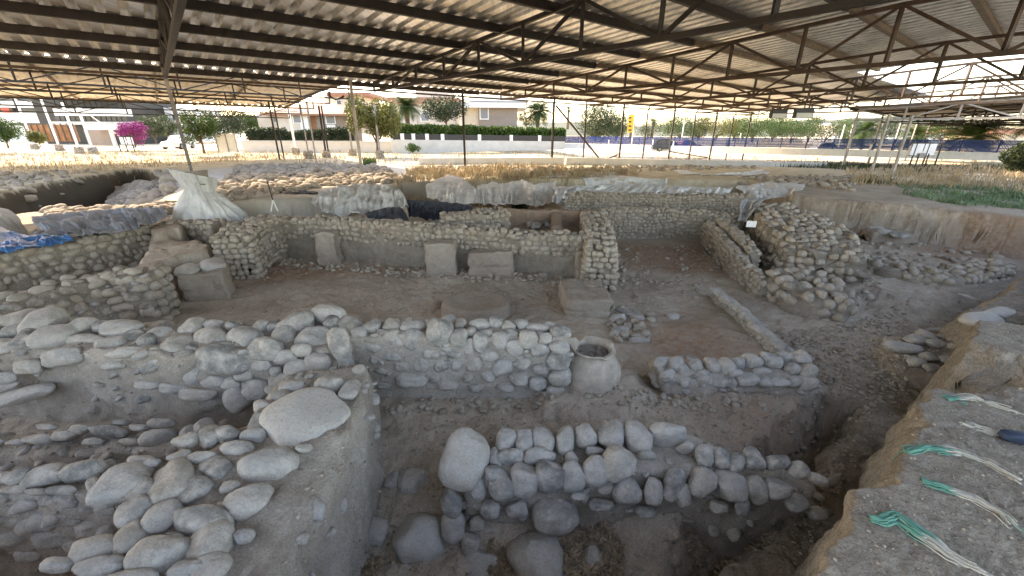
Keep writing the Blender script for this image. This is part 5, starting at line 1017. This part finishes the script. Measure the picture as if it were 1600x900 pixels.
for w_ in ((458, 472, 178, 193), (509, 525, 179, 194), (427, 434, 182, 192)): window(h, *w_, 65.9 if w_[0] == 458 else (66.5 if w_[0] > 480 else 66.9))
bbox(h, 'air_conditioner', 511, 523, 200, 195, 66.2, .4, 'white')
c0 = atY(405, 177, 65); c1 = atY(545, 177, 65); z0 = c0[2]; zt = atY(480, 160, 70)[2]
MB().add([(c0[0], 65, z0), (c1[0], 65, z0), (c1[0], 78, z0), (c0[0], 78, z0), (c0[0]+4.5, 71, zt), (c1[0]-4.5, 71, zt), (c0[0], 65, z0-.25), (c1[0], 65, z0-.25), (c1[0], 78, z0-.25), (c0[0], 78, z0-.25)], [(0, 1, 5, 4), (2, 3, 4, 5), (1, 2, 5), (3, 0, 4), (6, 7, 1, 0), (7, 8, 2, 1), (8, 9, 3, 2), (9, 6, 0, 3), (9, 8, 7, 6)]).build('roof', M['tile'], h)
h = thing('house', 'white upper storey of a house rising behind the beige one', 'house', atY(540, 200, 80)); bbox(h, 'wall', 515, 572, 205, 148, 82, 10, 'cream'); bbox(h, 'roof_slab', 510, 578, 150, 144, 81, 12, 'tile'); window(h, 526, 534, 156, 164, 81.9, gl='glass'); window(h, 543, 550, 155, 163, 81.9, gl='glass')
h = thing('house', 'pale pink house with red tiled roof behind the fan palm', 'house', atY(660, 205, 74)); bbox(h, 'wall', 612, 712, 208, 160, 75, 10, 'cream'); bbox(h, 'roof', 606, 716, 161, 152, 74.2, 12, 'tile'); bbox(h, 'upper_wall', 650, 700, 153, 140, 76, 8, 'cream'); window(h, 618, 627, 180, 191, 74.9, gl='glass'); window(h, 657, 672, 176, 190, 74.9)
h = thing('house', 'flat roofed taupe house with one shuttered window', 'house', atY(770, 205, 66)); bbox(h, 'wall', 722, 748, 210, 163, 66.5, 12, 'cream'); bbox(h, 'wall', 748, 808, 210, 167, 66, 12, 'taupe'); bbox(h, 'roof_slab', 716, 822, 168, 160, 64.8, 15, 'white'); bbox(h, 'upper_wall', 732, 800, 161, 150, 70, 8, 'cream'); bbox(h, 'upper_slab', 724, 826, 158, 154, 68, 12, 'white'); window(h, 749.5, 764, 167, 187, 65.95)
# left modern complex
h = thing('office_building', 'white modern building with long glass bands behind the leftmost posts', 'building', atY(40, 210, 100))
for y0, y1, x1 in ((232, 196, 100), (192, 176, 92), (168, 158, 84), (148, 140, 60)): bbox(h, 'wall', -60, x1, y0, y1, 100, 16, 'white')
for y0, y1, x1 in ((196, 192, 96), (176, 168, 88), (158, 148, 70)): bbox(h, 'glass_band', -60, x1, y0, y1, 101, 14, 'glass')
bbox(h, 'sign_panel', 4, 16, 176, 168, 99.8, .15, 'redpaint')
h = thing('dark_building', 'dark glazed building with a pale sunshade band behind the timber fence', 'building', atY(140, 205, 84))
bbox(h, 'wall', 78, 212, 232, 146, 86, 14, 'black'); bbox(h, 'roof_edge', 84, 196, 153, 147, 84, 3, 'white'); bbox(h, 'balcony_panel', 86, 198, 181, 170, 84.4, 1.4, 'white'); bbox(h, 'lower_band', 80, 200, 195, 190, 84.6, 1, 'concrete')
for i in range(14): x = 88+i*8; bbox(h, 'window', x, x+6.6, 189, 181.5, 85.85, .1, 'glass')
for i in range(12): x = 88+i*9; bbox(h, 'screen_post', x, x+.8, 170, 152, 84.8, .15, 'dark')
h = thing('timber_fence', 'tall brown timber screen below the dark building', 'fence', atY(80, 222, 62)); bbox(h, 'boards', 46, 124, 221, 195, 62, .2, 'wood')
for i in range(9): x = 47+i*9.4; bbox(h, 'fence_post', x, x+1, 222, 193, 61.85, .12, 'bark')
h = thing('carport', 'low carport with white scalloped roof and brown shutter', 'carport', atY(160, 228, 58)); bbox(h, 'shutter', 139, 181, 228, 203, 59, .3, 'taupe'); bbox(h, 'roof', 134, 196, 203, 195, 57, 5, 'white'); bbox(h, 'post', 178, 182, 230, 202, 57.4, .3, 'white')
h = thing('house', 'white house between the bushes left of the near post', 'house', atY(285, 220, 95)); bbox(h, 'wall', 262, 300, 222, 168, 96, 12, 'white')
for w_ in ((270, 275, 180, 188), (282, 288, 180, 188), (270, 275, 196, 204)): window(h, *w_, 95.9, gl='glass')
h = thing('glass_building', 'bluish low block with palms on top behind the bougainvillea', 'building', atY(240, 215, 110)); bbox(h, 'wall', 222, 268, 222, 180, 112, 12, 'concrete'); bbox(h, 'glass_band', 224, 266, 196, 186, 111.8, .2, 'glass')
h = thing('house', 'pale house with terracotta roof at the far right behind the palms', 'house', atY(1570, 220, 90)); bbox(h, 'wall', 1560, 1680, 228, 208, 90, 12, 'cream'); bbox(h, 'roof', 1550, 1690, 209, 201, 89, 15, 'tile')
h = thing('white_building', 'long pale building far behind the palms on the right', 'building', atY(1400, 220, 130)); bbox(h, 'wall', 1300, 1530, 226, 196, 132, 14, 'white'); bbox(h, 'roof', 1296, 1534, 197, 193, 131, 17, 'concrete')
for i in range(9): window(h, 1310+i*24, 1320+i*24, 203, 212, 131.9, gl='glass')
h = thing('hoarding', 'white leaning sheet panel beside the bright young tree', 'panel', atY(374, 238, 47)); bbox(h, 'sheet', 342, 372, 237, 209, 47, .1, 'white')
for x in (341, 357, 371.5): bbox(h, 'frame_post', x, x+1, 238, 208.5, 46.9, .1, 'postgrey')
# notice boards, banner, lamp posts
def board(label, x0, y0, x1, Yd, yt, ymid, zb_, split=True):
    b = thing('notice_board', label, 'notice board', atY((x0+x1)/2, zb_, Yd)); bbox(b, 'sheet', x0+1.5, (x0+x1)/2-1, ymid, yt+1.5, Yd, .04, 'white'); bbox(b, 'sheet', (x0+x1)/2+1, x1-1.5, ymid, yt+1.5, Yd, .04, 'white')
    bbox(b, 'frame', x0, x1, yt+1, yt-.5, Yd-.03, .1, 'dark'); bbox(b, 'frame', x0, x1, ymid+1, ymid, Yd-.03, .1, 'dark')
    for x in (x0, (x0+x1)/2-.6, x1-1.2): bbox(b, 'leg', x, x+1.3, zb_, yt-.5, Yd-.02, .08, 'dark')
    return b
board('double white notice board beside the bougainvillea', 188, 0, 211, 50, 213, 226, 237)
board('larger double notice board with dark frame standing at right', 1420, 0, 1460, 33, 223, 243, 262)
q = atY(1436, 262, 32); cr = thing('chair_frame', 'small metal frame standing before the right notice board', 'frame', q); bbox(cr, 'back', 1431, 1444, 247, 239, 32, .05, 'postgrey')
for x in (1428, 1443): bbox(cr, 'leg', x, x+1.2, 264, 240, 31.9, .06, 'dark')
b = thing('banner', 'vertical yellow banner on a pale pole behind the fence', 'banner', atY(986, 226, 60)); bbox(b, 'cloth', 980, 988.5, 207, 179, 60, .05, 'yellow'); bbox(b, 'pole', 986.5, 987.6, 226, 178, 60.1, .12, 'white')
for i, y in enumerate((183, 189, 196, 202)): bbox(b, 'lettering', 982, 986.5, y+2.4, y, 59.95, .03, 'brown')
for x, yb, yt, Yd, l in ((1064.5, 224, 187, 64, 'pale lamp post right of the dark car'), (1155, 226, 208, 58, 'short pale post with round top before the fence'), (951, 226, 219, 60, 'short white bollard post at the fence, left of the banner'), (1020, 226, 218, 60, 'short white bollard post at the fence, left of the dark car'), (1051, 236, 220, 58, 'thin white post in front of the dark car')):
    r_ = thing('lamp_post', l, 'post', atY(x, yb, Yd)); bbox(r_, 'pole', x-.6, x+.6, yb, yt, Yd, .12, 'white'); bbox(r_, 'cap', x-.9, x+.9, yt, yt-1.2, Yd-.03, .18, 'postgrey')
for x, l in ((1356, 'curved white concrete post left of the first white shelter post'), (1417, 'curved white concrete post left of the notice board'), (1489, 'curved white concrete post right of the notice board'), (1575, 'curved white concrete post near the right bush')):
    p = atY(x, 241+(x-1350)*.02, 44); q = MB(); q.tube([(p[0], p[1], p[2]-.3), (p[0]+.1, p[1], p[2]+.9), (p[0]+.35, p[1], p[2]+1.35)], .09, 8); o = q.build('concrete_post', M['white'], smooth=True); tag(o, l, 'post')
for x0, x1, y0, y1, Yd, l in ((1134, 1140, 219, 229, 60, 'small white sign plate on the blue fence'), (1522, 1549, 235, 240, 42.6, 'low white sign board on the fence at right')):
    r_ = thing('sign_board', l, 'sign', atY(x0, y1, Yd)); bbox(r_, 'plate', x0, x1, y1, y0, Yd, .08, 'white')
# cars
def car(label, x, y, Yd, L, hgt, ang, paint, name='parked_car'):
    p = atY(x, y, Yd); root = thing(name, label, 'car', p); root.rotation_euler = (0, 0, ang); k = L/4.5; W_ = .88
    def part(nm, prof, w0, w1, mat, par=root, bev=.04):
        V = [(px_*k, -w0 if pz < .95 else -w1, pz*hgt/1.65) for px_, pz in prof]+[(px_*k, w0 if pz < .95 else w1, pz*hgt/1.65) for px_, pz in prof]; n = len(prof)
        me = bpy.data.meshes.new(nm); me.from_pydata(V, [], [tuple(range(n))[::-1], tuple(range(n, 2*n))]+[(i, (i+1) % n, n+(i+1) % n, n+i) for i in range(n)])
        bm = bmesh.new(); bm.from_mesh(me); bmesh.ops.recalc_face_normals(bm, faces=bm.faces)
        if bev: bmesh.ops.bevel(bm, geom=list(bm.edges), offset=bev, segments=2, affect='EDGES')
        bm.to_mesh(me); bm.free(); me.materials.append(M[mat]); return link(nm, me, par)
    part('body', [(-2.2, .32), (-2.25, .7), (-2.15, .98), (-1.9, 1.02), (1.0, 1.0), (2.0, .88), (2.22, .7), (2.22, .32)], W_, W_-.04, paint)
    part('cabin', [(-2.05, 1.0), (-1.75, 1.55), (-1.2, 1.65), (.1, 1.63), (.95, 1.0)], W_-.06, W_-.2, paint)
    part('window', [(-1.7, 1.04), (-1.55, 1.5), (-.75, 1.55), (-.7, 1.04)], W_-.03, W_-.13, 'glass', bev=0); part('window', [(-.6, 1.04), (-.6, 1.55), (.02, 1.54), (.72, 1.04)], W_-.03, W_-.13, 'glass', bev=0)
    for wx in (-1.35, 1.4):
        for sy in (-1, 1):
            wv = MB(); ww = np.array(world_loc(root)); t_ = link('wheel', None, root); 
            me = bpy.data.meshes.new('wheel'); bm = bmesh.new(); bmesh.ops.create_cone(bm, cap_ends=True, segments=24, radius1=.34, radius2=.34, depth=.24, matrix=Matrix.Translation((wx*k, sy*(W_-.08), .34)) @ Matrix.Rotation(math.pi/2, 4, 'X')); bm.to_mesh(me); bm.free(); me.materials.append(M['tyre'])
            bpy.data.objects.remove(t_); t_ = link('wheel', me, root); me = bpy.data.meshes.new('rim'); bm = bmesh.new(); bmesh.ops.create_cone(bm, cap_ends=True, segments=20, radius1=.2, radius2=.2, depth=.27, matrix=Matrix.Translation((wx*k, sy*(W_-.08), .34)) @ Matrix.Rotation(math.pi/2, 4, 'X')); bm.to_mesh(me); bm.free(); me.materials.append(M['postgrey']); link('rim', me, t_)
    for sy in (-1, 1):
        me = bpy.data.meshes.new('headlight'); bm = bmesh.new(); bmesh.ops.create_cube(bm, size=1, matrix=Matrix.Translation((2.19*k, sy*.62, .75*hgt/1.65)) @ Matrix.Diagonal((.1, .32, .14, 1))); bm.to_mesh(me); bm.free(); me.materials.append(M['lamp']); link('headlight', me, root)
    return root
car('dark grey car parked on the far roadside', 1045, 237, 62, 5.0, 1.75, -.15, 'carpaint')
car('white car parked right of the bougainvillea', 281, 233, 50, 4.2, 1.5, -1.35, 'whitepaint')
car('small red car nose just right of the dark car', 1075, 234, 66, 3.6, 1.4, .2, 'redpaint')
car('white car behind the blue fence near the leaning posts', 1292, 240, 60, 4.4, 1.5, 0, 'whitepaint')

# clouds of distant hills
hm = MB(); 
xs = np.linspace(-700, 700, 90); hv = 26+16*n2(xs, xs*0, .004, 4, 91)
V = [(x, 640, -3) for x in xs]+[(x, 640+40, h_) for x, h_ in zip(xs, hv)]+[(x, 760, -3) for x in xs]; n = len(xs); Q = [(i, i+1, n+i+1, n+i) for i in range(n-1)]+[(n+i, n+i+1, 2*n+i+1, 2*n+i) for i in range(n-1)]
M['hill'] = simple('far_hill', (.16, .17, .13), .95, 0, .2, .02); me = bpy.data.meshes.new('hills'); me.from_pydata(V, [], Q); me.materials.append(M['hill']); tag(link('hills', me), kind='structure')
